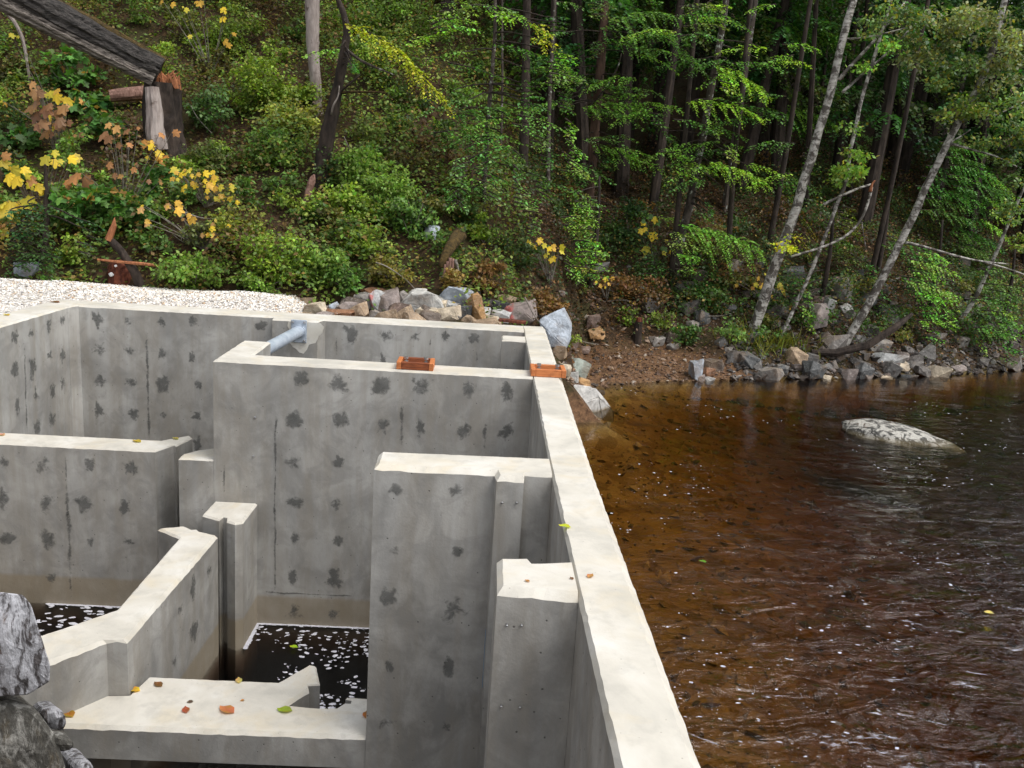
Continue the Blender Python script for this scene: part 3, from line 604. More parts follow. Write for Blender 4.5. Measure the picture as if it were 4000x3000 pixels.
RM = [rockmesh(s, 15 + s % 8) for s in range(16)]
def rock(p, w, h, dpt, col, label, group=None, rot=None, me=None, tilt=.35):
    o = D.objects.new('rock', me or RM[rng.integers(len(RM))]); COL.objects.link(o); o.location = [float(a) for a in p]
    o.scale = (w / 2, dpt / 2, h / 2); o.rotation_euler = (0, (rng.random() - .5) * tilt, (rng.random() - .5) * .7) if rot is None else rot
    o.color = (*col, 1); return tag(o, label, 'rock', group)
CO = dict(tan=(.36, .26, .17), brown=(.135, .105, .085), blue=(.36, .40, .45), rust=(.25, .12, .06), pink=(.26, .215, .195), red=(.17, .115, .09), grey=(.40, .40, .39), pale=(.50, .49, .46), cream=(.50, .42, .31), dark=(.07, .072, .072), black=(.022, .022, .024), orange=(.42, .24, .10), green=(.26, .29, .25), gb=(.22, .20, .18))
r6 = g(1, 1); r6 = lambda u, v: (1000 + u * .4521, 600 + v * .4521); r5_ = lambda u, v: (u * .4521, 600 + v * .4521)
RK = [  # reader, u, v, width, height, colour, label
 (r6, 450, 1290, 140, 90, 'tan', 'flat tan rock where the gravel slope ends'), (r6, 560, 1340, 150, 70, 'brown', 'low brown rock just right of the gravel'),
 (r6, 680, 1335, 70, 80, 'blue', 'small blue grey rock poking up beside the brown ones'), (r6, 740, 1385, 190, 60, 'rust', 'rusty flat rock touching the back wall'),
 (r6, 840, 1310, 200, 130, 'brown', 'wide dark brown rock left of the red marked one'), (r6, 930, 1280, 120, 140, 'gb', 'grey brown rock leaning on the wide brown rock'),
 (r6, 1020, 1205, 180, 80, 'rust', 'rust coloured rock at the rear of the pile under the bush'), (r6, 1050, 1290, 135, 175, 'grey', 'grey upright rock with a red paint mark'),
 (r6, 1150, 1300, 160, 205, 'pink', 'tall pinkish rock right of the red marked one'), (r6, 1245, 1365, 170, 140, 'red', 'dark reddish rock low against the wall'),
 (r6, 1275, 1250, 85, 100, 'gb', 'small pointed grey brown rock on the pile'), (r6, 1400, 1215, 120, 80, 'pale', 'pale rock at the back of the pile by bare soil'),
 (r6, 1430, 1295, 270, 190, 'pale', 'largest pale grey boulder in the pile'), (r6, 1460, 1395, 190, 100, 'cream', 'cream rock in front of the largest pale boulder'),
 (r6, 1640, 1395, 190, 110, 'cream', 'cream and tan rock centred against the back wall'), (r6, 1590, 1310, 110, 80, 'cream', 'small cream rock between two big boulders'),
 (r6, 1690, 1325, 110, 80, 'grey', 'grey rock just below the blue boulder'), (r6, 1740, 1250, 230, 170, 'blue', 'big blue grey boulder topping the pile'),
 (r6, 1895, 1215, 80, 80, 'grey', 'small grey rock perched above the standing tan one'), (r6, 1795, 1375, 150, 140, 'dark', 'dark grey rock left of the standing tan one'),
 (r6, 1905, 1355, 90, 220, 'orange', 'narrow tan rock standing on end'), (r6, 1965, 1375, 90, 80, 'grey', 'grey rock tucked under the black slab'),
 (r6, 2040, 1300, 300, 80, 'black', 'long wet black slab across the pile'), (r6, 2030, 1440, 120, 70, 'cream', 'cream rock low under the black slab'),
 (r6, 2110, 1405, 140, 100, 'grey', 'grey rock at the right under the black slab'), (r6, 2160, 1275, 140, 95, 'tan', 'tan rock behind the end of the black slab'),
 (q3, 1150, 355, 160, 120, 'pink', 'pinkish grey rock with a faint red mark near the corner'), (q3, 1380, 470, 150, 220, 'blue', 'tall blue grey boulder outside the wall corner'),
 (q3, 1400, 595, 90, 80, 'tan', 'tan rock below the tall corner boulder'), (z7, 590, 790, 210, 200, 'green', 'round green and white boulder on the bank beside the wall'),
 (z7, 440, 840, 120, 160, 'cream', 'cream rock against the river wall beyond the timber'), (z7, 530, 890, 110, 140, 'pale', 'pale rock under the green and white boulder'),
 (z7, 620, 965, 150, 115, 'orange', 'orange tan rock on top of the wet slab'), (z7, 820, 1060, 90, 50, 'brown', 'thin brown rock lying at the water right of the slab'),
 (z7, 770, 430, 175, 135, 'orange', 'orange tan block on the dark earth bank'), (z7, 740, 300, 140, 140, 'red', 'reddish block above the orange one'),
 (z7, 530, 550, 110, 80, 'red', 'brown rock at the head of the earth slope'), (z7, 640, 610, 120, 80, 'red', 'flat brown rock lying on the earth slope'),
 (z7, 1850, 810, 150, 260, 'blue', 'pale blue grey rock standing at the water edge'), (z7, 2030, 765, 190, 130, 'brown', 'brown block right of the standing pale rock'),
 (z7, 1900, 920, 95, 80, 'pink', 'pinkish stone at the foot of the standing pale rock'), (z7, 2000, 925, 95, 75, 'pale', 'pale stone second right of the standing pale rock'),
 (z7, 1440, 500, 160, 90, 'gb', 'grey brown slab in the middle of the bank'), (z7, 1600, 465, 140, 130, 'brown', 'brown block in the bank under ferns'),
 (z7, 1595, 570, 120, 85, 'gb', 'low grey brown stone below the bank blocks'), (z7, 1810, 340, 100, 120, 'gb', 'mossy grey block left of the dark one'),
 (z7, 1890, 260, 120, 170, 'dark', 'dark grey block high in the bank'), (z7, 1730, 470, 80, 130, 'brown', 'upright brown stone in the bank'),
 (q5, 800, 460, 130, 90, 'tan', 'tan block above the waterline near the grass'), (q5, 630, 570, 150, 75, 'gb', 'brown rock splashed with white lichen at the waterline'),
 (q5, 900, 550, 120, 115, 'dark', 'dark blue grey block at the waterline'), (q5, 990, 592, 55, 35, 'cream', 'small cream stone at the waterline'),
 (q5, 1130, 580, 80, 95, 'pink', 'pinkish beige wedge at the waterline'), (q5, 1380, 480, 190, 85, 'grey', 'long grey rock at the foot of the leaning birch'),
 (q5, 1320, 390, 150, 70, 'gb', 'grey flat rock by the birch roots'), (q5, 1455, 525, 85, 65, 'cream', 'beige stone below the long grey rock'),
 (q5, 1690, 565, 135, 95, 'cream', 'cream wedge standing alone in the shallows'), (q5, 1490, 587, 130, 35, 'dark', 'low dark slab at the waterline'),
 (q5, 1810, 540, 75, 35, 'pink', 'pale pink stone far right in the water'), (q5, 1040, 370, 140, 95, 'gb', 'mossy tan boulder left of the leaning birch'),
 (q5, 940, 230, 95, 160, 'pink', 'tall pink block on the rocky slope'), (q5, 1000, 150, 65, 85, 'pale', 'pale stone above the tall pink block'),
 (q5, 1110, 170, 75, 60, 'pale', 'pale splinter of rock left of the birch'), (q5, 1080, 55, 100, 130, 'gb', 'grey block topping the rocky slope'),
 (q5, 930, 130, 70, 90, 'red', 'brown stone left of the pale one on the slope'), (q5, 1380, 230, 100, 70, 'gb', 'grey stone right of the birch foot'),
 (q5, 1230, 570, 85, 75, 'brown', 'brown stone between wedge and beige stone at the waterline'), (q5, 1350, 590, 85, 25, 'cream', 'thin beige stone lying at the waterline'),
 (q5, 1540, 510, 80, 50, 'gb', 'grey stone partly under branches at the shore'), (q5, 1830, 370, 80, 60, 'gb', 'grey brown stump like rock far right on the bank'),
 (q5, 500, 480, 150, 80, 'dark', 'dark mossy block below the grass tuft'), (q5, 260, 560, 70, 60, 'rust', 'rusty stone near the standing pale rock'),
 (r6, 1520, 680, 90, 100, 'blue', 'lone grey rock on the mossy slope'), (r5_, 250, 1000, 190, 110, 'blue', 'grey rock half hidden under ferns above the gravel')]
for f, u, v, w, h, c, lab in RK:
    sc_ = {q3: .6329, q5: .6329, z7: .3617}.get(f, .4521); b = hit(*f(u, v + h * .36)); mp_ = mpp(b); w_, h_ = w * sc_ * mp_ * 1.12, h * sc_ * mp_ * 1.1
    rr = None
    if 'standing on end' in lab: rr = (0, -.28, .3)
    if 'black slab' in lab: rr = (0, .12, .1)
    big = 1.30 if f in (r6, q3) else 1.15; o = rock(PY(*f(u, v), b[1] + w_ * .15), w_ * big, h_ * big, (w_ + h_) * .6, CO[c], lab, rot=rr)
    if 'red paint' in lab or 'faint red' in lab:
        m, t = new('rock_with_red_mark'); wc = coords(t); n_ = noise(t, wc, 3., 5); s3 = nd(t, 'SeparateXYZ'); L(t, wc, s3.inputs[0])
        k_ = math_(t, 'MULTIPLY', ramp(t, math_(t, 'ADD', s3.outputs[0], 1.), [(.18, 0.), (.32, 1.), (.62, 1.), (.8, 0.)]), ramp(t, n_, [(.42, 0.), (.55, .75)]))
        finish(t, mix(t, k_, ramp(t, n_, [(.3, tuple(x * .7 for x in CO[c])), (.7, tuple(x * 1.2 for x in CO[c]))]), (.42, .06, .05)), .7, n_, .5, .05)
        o.data = o.data.copy(); o.data.materials[0] = m
# plain rubble blocks along the bank that nothing tells apart
n = 0
while n < 270:
    x = rng.uniform(1.4, 12.5) if rng.random() < .6 else rng.uniform(5., 9.5); d_ = rng.random() ** 1.5 * 3.6 - .05; y = float(np.interp(x, SHX, SHY)) + d_ + (.6 if x < 5 else 0)
    if x < 4.6 and d_ < 1.6: n += .2; continue
    z = float(land(x, y)); s = (.08 + .38 * rng.random() ** 2.6)
    rock((x, y, z + s * .12), s * rng.uniform(.9, 1.5), s * rng.uniform(.6, 1.), s, tuple(.6 * q * .75 + .4 * .75 * sum(CO['gb']) / 3 * .8 for q in CO[['brown', 'gb', 'dark', 'red', 'brown', 'gb'][rng.integers(6)]]), 'weathered brown grey block in the rubble of the far bank', 'rubble blocks along the far bank', tilt=1.2); n += 1
n = 0
while n < 26:
    x = rng.uniform(-2.6, .9); y = rng.uniform(12.6, 13.5); s = rng.uniform(.15, .34)
    rock((x, y, float(land(x, y)) + s * .1), s * 1.3, s, s, CO[['brown', 'gb', 'tan', 'pink', 'cream'][rng.integers(5)]], 'smaller broken rock wedged in the pile behind the back wall', 'small rocks in the pile behind the back wall', tilt=1.); n += 1
# wet slab at the wall, boulder out in the river
SLAB = m_lichen_rock('wet_pale_slab', (.33, .32, .30), (.47, .46, .44), (.42, .6), 2.5, extra=(.30, .22, .11), wet=(.17, .12, .05))
SP_ = np.array([PZ(2120, 1490, -.98), PZ(2225, 1500, -.97), PZ(2325, 1512, -1.02), PZ(2340, 1550, -1.16), PZ(2400, 1608, -1.50), PZ(2330, 1650, -1.62), PZ(2255, 1668, -1.60), PZ(2120, 1640, -1.45)]); cen = SP_.mean(0)
bm = bmesh.new()
for q in list(SP_) + [x_ * [1, 1, 0] + [0, 0, -2.3] for x_ in SP_]: bm.verts.new(q - cen)
bmesh.ops.convex_hull(bm, input=bm.verts[:]); bmesh.ops.bevel(bm, geom=bm.edges[:], offset=.03, segments=2, affect='EDGES', profile=.5, clamp_overlap=True); bmesh.ops.triangulate(bm, faces=bm.faces[:]); bmesh.ops.subdivide_edges(bm, edges=[e_ for e_ in bm.edges if e_.calc_length() > .25], cuts=2)
for v in bm.verts: v.co += Vector(rng.normal(size=3) * .008)
me = D.meshes.new('rock'); bm.to_mesh(me); bm.free(); me.materials.append(SLAB); tag(obj('rock', me, None, cen), 'large smooth pale slab sloping into the river by the wall', 'rock')
BLD = m_lichen_rock('speckled_boulder', (.03, .029, .026), (.50, .48, .43), (.46, .54), 8., wet=(.10, .075, .03))
def boulder(seed):
    bm = bmesh.new(); bmesh.ops.create_icosphere(bm, subdivisions=4, radius=1.)
    for v in bm.verts:
        p = np.array(v.co); k_ = 1 + .30 * float(fbm(p[0] * 1.2 + seed, p[1] * 1.2 + p[2])) + .08 * float(fbm(p[0] * 4 + seed, p[1] * 4 + 3 * p[2])); v.co = Vector(p * k_)
    me = D.meshes.new('rock'); bm.to_mesh(me); bm.free(); return me
me = boulder(3); me.materials.append(BLD); me.polygons.foreach_set('use_smooth', [True] * len(me.polygons))
b = PZ(3535, 1722, RIVER); rock(b + np.array([.0, .30, -.07]), 1.78, .44, 1.0, CO['pale'], 'low speckled white and black boulder out in the river', rot=(.02, .10, -.22), me=me)
# schist outcrop at the near left
SCH = m_lichen_rock('wet_schist', (.045, .040, .040), (.50, .50, .53), (.43, .53), 7., (2.2, 2.2, .8), (.13, .075, .045))
SCH2 = m_lichen_rock('dark_mossy_schist', (.055, .052, .045), (.36, .35, .32), (.5, .62), 8., (1.6, 1.6, .8), (.10, .07, .03))
def slabrock(name, px, y, dy, mat, label, seed):
    """rock outlined in elevation, with its own depth, broken edges and bedding steps"""
    r = np.random.default_rng(seed); A = np.array([PY(a, b_, y) for a, b_ in px]); n_ = len(A); O = []
    for i_ in range(n_):
        p, q = A[i_], A[(i_ + 1) % n_]; k_ = max(1, int(np.linalg.norm(q - p) / .07))
        for s in range(k_): O.append(p + (q - p) * s / k_ + np.array([r.normal() * .012, 0, r.normal() * .012]))
    O = np.array(O); m_ = len(O); cen = O.mean(0); lay = [(0., .90), (.05, .99), (.35, 1.), (.7, .97), (1., .8)]; V = []
    for f_, s in lay: V += [cen + (p - cen) * np.array([s, 1, s]) + np.array([r.normal() * .018 - .62 * f_ * dy, f_ * dy + r.normal() * .03, -.55 * f_ * dy + r.normal() * .015]) for p in O]
    Fc = []
    for k_ in range(len(lay) - 1): Fc += [[k_ * m_ + i_, k_ * m_ + (i_ + 1) % m_, (k_ + 1) * m_ + (i_ + 1) % m_, (k_ + 1) * m_ + i_] for i_ in range(m_)]
    c0 = len(V); inner = [cen + (p - cen) * np.array([.5, 1, .5]) + np.array([0, -.05 + r.normal() * .035, 0]) for p in O]; V += inner; V.append(cen + np.array([0, -.07, 0])); ci = len(V) - 1
    Fc += [[c0 + i_, c0 + (i_ + 1) % m_, (i_ + 1) % m_, i_] for i_ in range(m_)]; Fc += [[ci, c0 + (i_ + 1) % m_, c0 + i_] for i_ in range(m_)]
    V.append(cen + np.array([-.62 * dy, dy, -.55 * dy])); e = (len(lay) - 1) * m_; Fc += [[len(V) - 1, e + i_, e + (i_ + 1) % m_] for i_ in range(m_)]
    bm = bmesh.new(); vs = [bm.verts.new(v) for v in V]
    for q in Fc: bm.faces.new([vs[i_] for i_ in q])
    bmesh.ops.recalc_face_normals(bm, faces=bm.faces[:]); base = np.array(V).min(0) * [0, 0, 1] + cen * [1, 1, 0]
    bmesh.ops.translate(bm, vec=Vector(-base), verts=bm.verts[:]); me = D.meshes.new(name); bm.to_mesh(me); bm.free(); me.materials.append(mat)
    return tag(obj(name, me, None, base), label, 'rock')
def hullrock(px, y, dy, mat, label, seed, bev=.03):
    r = np.random.default_rng(seed); A = np.array([PY(a_, b_, y) for a_, b_ in px]); cen = A.mean(0); bm = bmesh.new()
    for p_ in A: bm.verts.new(p_ - cen)
    for p_ in A: bm.verts.new((p_ - cen) * np.array([.95, 1, .92]) + np.array([-.62 * dy, dy, -.5 * dy]))
    bm.verts.new(np.array([0, -.06, .05]))
    bmesh.ops.convex_hull(bm, input=bm.verts[:]); bmesh.ops.bevel(bm, geom=bm.edges[:], offset=bev, segments=1, affect='EDGES', profile=.5, clamp_overlap=True); bmesh.ops.triangulate(bm, faces=bm.faces[:])
    for _ in range(3): bmesh.ops.subdivide_edges(bm, edges=[e_ for e_ in bm.edges if e_.calc_length() > .07], cuts=1); bmesh.ops.triangulate(bm, faces=bm.faces[:])
    for v in bm.verts:
        c_ = np.array(v.co) + cen; st_ = float(vn(c_[0] * 9 + seed, c_[1] * 3)) * .05 + float(fbm(c_[0] * 5 + seed, c_[2] * 3)) * .06 + float(vn(c_[0] * 26, c_[2] * 26 + seed)) * .014
        v.co += Vector((st_ * .5, st_ * -.8, st_ * .5))
    me = D.meshes.new('rock'); bm.to_mesh(me); bm.free(); me.materials.append(mat); return tag(obj('rock', me, None, cen), label, 'rock')
hullrock([(-300, 2330), (0, 2312), (92, 2322), (125, 2365), (160, 2490), (200, 2600), (198, 2662), (112, 2715), (-300, 2735)], 4.35, .7, SCH, 'white streaked schist block at the lower left edge', 5)
hullrock([(-300, 2745), (60, 2740), (140, 2765), (222, 2880), (262, 3010), (200, 3400), (-300, 3400)], 4.42, .8, SCH2, 'dark mossy schist under the white streaked block', 6)
hullrock([(150, 2770), (215, 2757), (250, 2785), (262, 2835), (225, 2870), (150, 2850)], 4.6, .3, SCH, 'small pale rock wedged at the end of the low slab', 8)
hullrock([(190, 2855), (255, 2868), (292, 2905), (285, 2928), (235, 2940), (190, 2910)], 4.45, .3, SCH2, 'grey rock chip jutting out below the small pale rock', 9)
hullrock([(270, 2975), (330, 2962), (362, 2985), (375, 3060), (270, 3060)], 4.9, .4, SCH, 'wet rock showing under the low slab', 10)
PAINT = simple('white_paint_blob', (.6, .6, .6), (.75, .75, .75), 9.)
# plank on the pile
b = hit(*q3(1110, 405)); t = D.meshes.new('plank'); V, Fc = box(-.19, .19, -.05, .05, -.015, .015); t.from_pydata(V, [], Fc); t.materials.append(REDROT); o = tag(obj('plank', t, None, PZ(*q3(1110, 408), .05) + np.array([0, .1, 0])), 'rust brown board lying on the rocks behind the wall', 'board'); o.rotation_euler = (.1, .03, -.1)

# ================================================================== FOAM, PAINTED SKY GLINTS AND FALLEN LEAVES
def blobs(name, P, r, z, label, asp=1.6, ang=None):
    n_ = len(P); k_ = 12; a = np.linspace(0, 2 * math.pi, k_, endpoint=False)[None]; rr = r[:, None] * (1 + .12 * rng.normal(size=(n_, k_))).clip(.6, 1.4)
    th = rng.normal(size=(n_, 1)) * .5 if ang is None else ang[:, None]; x, y = np.cos(a) * rr * asp, np.sin(a) * rr
    V = np.stack([P[:, :1] + x * np.cos(th) - y * np.sin(th), P[:, 1:2] + x * np.sin(th) + y * np.cos(th), np.full((n_, k_), 0.) + np.asarray(z).reshape(-1, 1) + rng.uniform(0, .002, (n_, 1))], -1)
    return tag(quads(name, V, k_, FOAM), label, kind='stuff')
n = 640; P = np.c_[rng.uniform(-2.15, -.62, n), 8.95 - 1.55 * rng.random(n) ** 1.0]; ok = (P[:, 1] > 7.6 + .55 * np.sin((P[:, 0] + 1.9) * 2.4) ** 2 * (P[:, 0] < -1.3)) & ((P[:, 0] > -1.75) | (P[:, 1] > 8.3)); P = P[ok]; P = P[fbm(P[:, 0] * 4, P[:, 1] * 4) > -.08]
P2 = np.c_[rng.uniform(-1.6, -.55, 90), 7.45 + .06 * rng.normal(size=90)]
P = np.r_[P, P2]
E_ = np.c_[np.linspace(-2.18, -.6, 90), np.full(90, 8.955)]; E2 = np.c_[np.full(34, -2.185), np.linspace(8.42, 8.95, 34)]
P = np.r_[P, E_, E2]; r_ = np.r_[.004 + .017 * rng.random(len(P) - 124) ** 1.8, rng.uniform(.012, .022, 124)]
blobs('foam', P, r_, POOL + .003, 'white foam flecks floating in the pool below the dividing wall')
P = np.c_[rng.uniform(-4.5, -2.9, 260), rng.uniform(6.9, 9.18, 260)]; E_ = np.c_[np.linspace(-4.5, -3.3, 70), np.full(70, 9.19)]
blobs('foam', np.r_[P, E_], np.r_[rng.uniform(.008, .028, 260), np.full(70, .016)], POOL + .003, 'white foam flecks crowded in the pool at the left', 2.)
n = 2600; x = .95 + 8.5 * rng.random(n); y = rng.uniform(4.2, 15.5, n); dn = fbm(x * .8 + 3, y * .8, 3) + .35 * sstep(-8, 3, x * .8 - y); ok = (dn > .16) & (rng.random(n) < .75) & (y < np.interp(x, SHX, SHY) - .3)
blobs('foam', np.c_[x, y][ok], (.003 + .011 * rng.random(ok.sum()) ** 2.5), RIVER + .014, 'white bubbles and foam specks drifting on the river', 1.3)
n = 1500; x = .95 + 5.5 * rng.random(n); y = rng.uniform(4.0, 9.5, n); ok = (fbm(x * .9 + 11, y * 1.1, 3) + .5 * sstep(-7, 1, x * .8 - y) > .42)
blobs('foam', np.c_[x, y][ok], (.002 + .006 * rng.random(ok.sum()) ** 3), RIVER + .03, 'thin white painted sky glints on the quick water near the viewer', 2.6, ang=rng.normal(size=ok.sum()) * .35 - .15)  # foam-coloured flecks that paint sky glints onto the ripples
def m_sky_streak():  # pale broken streaks: sky reflection put into the colour
    m, t = new('painted_sky_streak'); at = nd(t, 'Attribute', attribute_name='fade'); n_ = noise(t, coords(t, (.55, 1.5, 1), world=True), 14., 6, .7, 1.4)
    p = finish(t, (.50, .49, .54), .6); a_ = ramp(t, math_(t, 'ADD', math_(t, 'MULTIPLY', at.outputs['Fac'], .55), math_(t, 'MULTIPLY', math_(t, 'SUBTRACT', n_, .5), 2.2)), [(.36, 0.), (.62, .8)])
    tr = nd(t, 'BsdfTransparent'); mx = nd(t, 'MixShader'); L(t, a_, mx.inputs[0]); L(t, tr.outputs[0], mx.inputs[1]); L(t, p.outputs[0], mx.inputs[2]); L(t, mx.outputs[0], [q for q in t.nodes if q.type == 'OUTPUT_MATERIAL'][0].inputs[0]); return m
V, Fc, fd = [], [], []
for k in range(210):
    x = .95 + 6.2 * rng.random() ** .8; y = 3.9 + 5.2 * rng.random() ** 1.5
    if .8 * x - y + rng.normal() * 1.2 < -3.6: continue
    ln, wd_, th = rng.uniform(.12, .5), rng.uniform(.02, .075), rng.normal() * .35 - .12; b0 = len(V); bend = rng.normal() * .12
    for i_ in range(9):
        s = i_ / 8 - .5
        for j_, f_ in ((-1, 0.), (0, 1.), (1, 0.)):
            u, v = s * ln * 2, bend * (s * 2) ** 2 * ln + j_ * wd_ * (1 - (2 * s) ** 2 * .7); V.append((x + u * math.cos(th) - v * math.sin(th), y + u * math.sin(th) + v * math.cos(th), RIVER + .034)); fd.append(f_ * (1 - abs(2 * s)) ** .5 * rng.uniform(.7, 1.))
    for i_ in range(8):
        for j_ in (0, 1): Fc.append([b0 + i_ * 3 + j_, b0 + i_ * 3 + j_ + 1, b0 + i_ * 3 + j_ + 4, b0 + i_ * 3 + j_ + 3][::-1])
o = tag(mesh('painted_sky_streaks', V, Fc, m_sky_streak()), 'broken pale streaks of painted sky reflection on the rippled water near the viewer', kind='stuff'); o.data.attributes.new('fade', 'FLOAT', 'POINT').data.foreach_set('value', fd)  # flat ribbons just above the water, painting in the bright sky reflection
def fallen(p, size, col, label, yaw=0., curl=.3, tpl=None):
    T = np.array(tpl if tpl is not None else [(0, 0, 0), (.3, .25, .1), (.33, .55, .12), (.16, .85, .05), (0, 1., .12), (-.16, .85, .05), (-.33, .55, .12), (-.3, .25, .1)], float); T[:, 2] *= curl / .3
    ca, sa = math.cos(yaw), math.sin(yaw); V = np.stack([T[:, 0] * ca - T[:, 1] * sa, T[:, 0] * sa + T[:, 1] * ca, T[:, 2] + .02], 1) * size
    me = D.meshes.new('fallen_leaf'); cen = V.mean(0); V2 = np.r_[V, [cen * [1, 1, 0] + [0, 0, .02 * size]]]; n_ = len(V)
    me.from_pydata(V2.tolist(), [], [[n_, i_, (i_ + 1) % n_] for i_ in range(n_)]); me.materials.append(LEAF); a = me.attributes.new('tint', 'FLOAT_COLOR', 'POINT')
    for i_ in range(n_ + 1): a.data[i_].color = (*[c * rng.uniform(.7, 1.3) for c in col], 1)
    return tag(obj('fallen_leaf', me, None, np.asarray(p) + np.array([0, 0, .004])), label, 'leaf')
BRN, ORG, YEL, GRN, RED = (.16, .07, .035), (.36, .17, .07), (.50, .34, .04), (.20, .27, .03), (.26, .08, .05)
for px_, z_, s, c, lab, yw in [(q2(1000, 1160), -2.06, .09, BRN, 'dark red brown leaf at the back edge of the low slab', 1.), (q2(865, 1188), -2.06, .10, YEL, 'yellow leaf beside the cranked baffle on the low slab', 1.4),
    (q2(1475, 1140), -2.06, .08, (.45, .33, .12), 'pale yellow leaf at the rear of the low slab', .3), (q2(1195, 1250), -2.06, .05, (.09, .07, .04), 'tiny dark leaf in the middle of the low slab', 2.), (q2(1510, 1242), -2.06, .035, ORG, 'tiny orange leaf on the low slab near the finger', 2.),
    (q2(1150, 1325), -2.06, .085, RED, 'red brown leaf in the front middle of the low slab', .4), (q2(1445, 1325), -2.06, .14, ORG, 'large orange brown leaf on the low slab', 1.1), (q2(1805, 1312), -2.06, .12, GRN, 'green and yellow leaf below the finger of the low slab', 1.5),
    (q2(450, 1350), -2.06, .11, (.28, .15, .03), 'ochre leaf in the left corner of the low slab', .9), (q4(1470, 180), 0, .075, (.42, .42, .03), 'bright yellow green leaf on the river wall top', 1.3), (q4(1575, 490), 0, .05, ORG, 'orange leaf scrap on the river wall near the stub pier', -.6),
    (q4(1485, 500), 0, .028, BRN, 'tiny brown scrap beside the orange one', .6), (q4(1215, 515), 0, .03, ORG, 'tiny orange scrap on the stub pier top', .9), (q1(870, 1152), -1.06, .11, (.35, .26, .05), 'ochre leaf on the low cross baffle', 1.2),
    (q1(25, 1112), -1.06, .10, (.40, .32, .2), 'pale leaf on the left of the cross baffle', 1.), (q1(1100, 1135), -1.06, .09, (.33, .25, .08), 'ochre leaf on the slanted baffle tip', 1.), (q1(55, 370), 0, .10, YEL, 'yellow leaf on the side wall top', 1.),
    (q1(370, 290), 0, .13, BRN, 'brown leaf at the corner of the side wall', 1.5), (z5(780, 505) if False else (1163, 2537), POOL, .09, (.35, .40, .02), 'lime green leaf floating in the foam', 1.4), ((2758, 2206), RIVER, .07, (.10, .25, .03), 'small green leaf floating on the river', 1.), ((3883, 2406), RIVER, .09, (.5, .42, .16), 'pale yellow leaf floating far right on the river', 1.4),
    ((1430, 2810), -2.06, .10, ORG, 'rusty leaf at the pier end of the low slab', 0.)]:
    fallen(PZ(*px_, z_) + np.array([0, 0, .016 if z_ in (POOL, RIVER) else 0]), s, c, lab, yw)

# ================================================================== TREES
def pxpath(L_, y, dy=0.):
    """trunk line: photograph points at depth y (+dy per metre of height)"""
    b = PY(*L_[-1], y); out = []
    for p in L_:
        q = PY(*p, y); q = PY(*p, y + dy * (q[2] - b[2])); out.append(q)
    return np.array(out)
def trunk(name, L_, w0, w1, mat, label, cat='tree', extra=7., dy=0., depth=None, group=None, bury=.25, seg=9, wob=.12, lean=None):
    """tree with a tapered trunk; L_ runs from the top of the picture down to the foot"""
    b = hit(*L_[-1]) if depth is None else PY(*L_[-1], depth); y = b[1]; P = pxpath(L_, y, dy); m_ = mpp(P[-1])
    top = P[0] + (_n(P[0] - P[1]) if lean is None else _n(np.array(lean))) * extra; root = P[-1] - np.array([0, 0, bury])
    Q = np.array(([top] if extra > 0 else []) + list(P) + [root]); Q = smoothpath(Q[::-1], 4)
    ln = np.r_[0, np.cumsum(np.linalg.norm(np.diff(Q, axis=0), axis=1))]; vis = np.linalg.norm(P[0] - P[-1])
    r = np.interp(ln, [0, .35, bury + vis, ln[-1] + 1e-3], [w0 * m_ * .66, w0 * m_ * .5, w1 * m_ * .5, w1 * m_ * (.12 if extra > 0 else .5)])
    t = thing(name, label, cat, b, group); V, Fc = tube(Q, r, seg, wob); mesh('trunk', V, Fc, mat, t, smooth=True); TRK[t.name] = Q
    return t, Q[::-1]
def limb(t, P, r0, r1, mat, name='branch', n=6):
    Q = smoothpath(P, 3); V, Fc = tube(Q, np.linspace(r0, r1, len(Q)), n, .15); return mesh(name, V, Fc, mat, t, smooth=True)
TRK, AXES = {}, []
def crown(t, parts, name='crown', mat=None):
    Q = TRK.get(t.name); tb = []
    for A, B, bw in AXES:
        mid_ = (A + B) / 2 + np.array([0, 0, bw * np.linalg.norm(B - A) * .6]); pts_ = [A, mid_, B]
        if Q is not None:
            d_ = np.linalg.norm(Q - (A + np.array([0, 0, .15])), axis=1); e_ = Q[d_.argmin()]
            if d_.min() < 1.1: pts_ = [e_, (e_ + A) / 2 + np.array([0, 0, .05])] + pts_
        tb.append(tube(smoothpath(pts_, 3), np.linspace(.016, .003, (len(pts_) - 1) * 3 + 1), 5, .2))
    if tb: mesh('boughs', *join(tb), BARK_D, t)['kind'] = 'stuff'
    AXES.clear()
    V = np.concatenate([p[0] for p in parts]); c = np.concatenate([p[1] for p in parts]); return quads(name, V, V.shape[1], mat or LEAF, c, t)
def S_(f, a, b, y, w, col, **k):
    """bough between two photograph points at depth y, w = hanging width in photograph pixels"""
    pa, pb = np.array(f(*a)), np.array(f(*b)); ratio = w * 1.1 / (np.linalg.norm(pb - pa) + 1)
    if ratio > .62:
        n_ = min(5, 1 + int(ratio / .22)); out = []
        for j in range(n_):
            s_ = j / max(1, n_ - 1); o_ = np.array([rng.normal() * .06 * w, (s_ - .25) * w * .75]); sh_ = rng.uniform(.6, 1.)
            e_ = pa + o_ + (pb - pa) * sh_; out.append(S_(lambda u, v: (u, v), pa + o_ + (pb - pa) * rng.uniform(0, .25), e_, y - .12 * j, min(w, np.linalg.norm(e_ - pa - o_)) * .30, tuple(c * rng.uniform(.75, 1.2) for c in col), **k))
        return np.concatenate([q[0] for q in out]), np.concatenate([q[1] for q in out])
    A, B = PY(*f(*a), y), PY(*f(*b), y - .15); AXES.append((A, B, k.get('bow', .12))); return spray(A, B, w * 1.75 * mpp(A), col=col, **k)
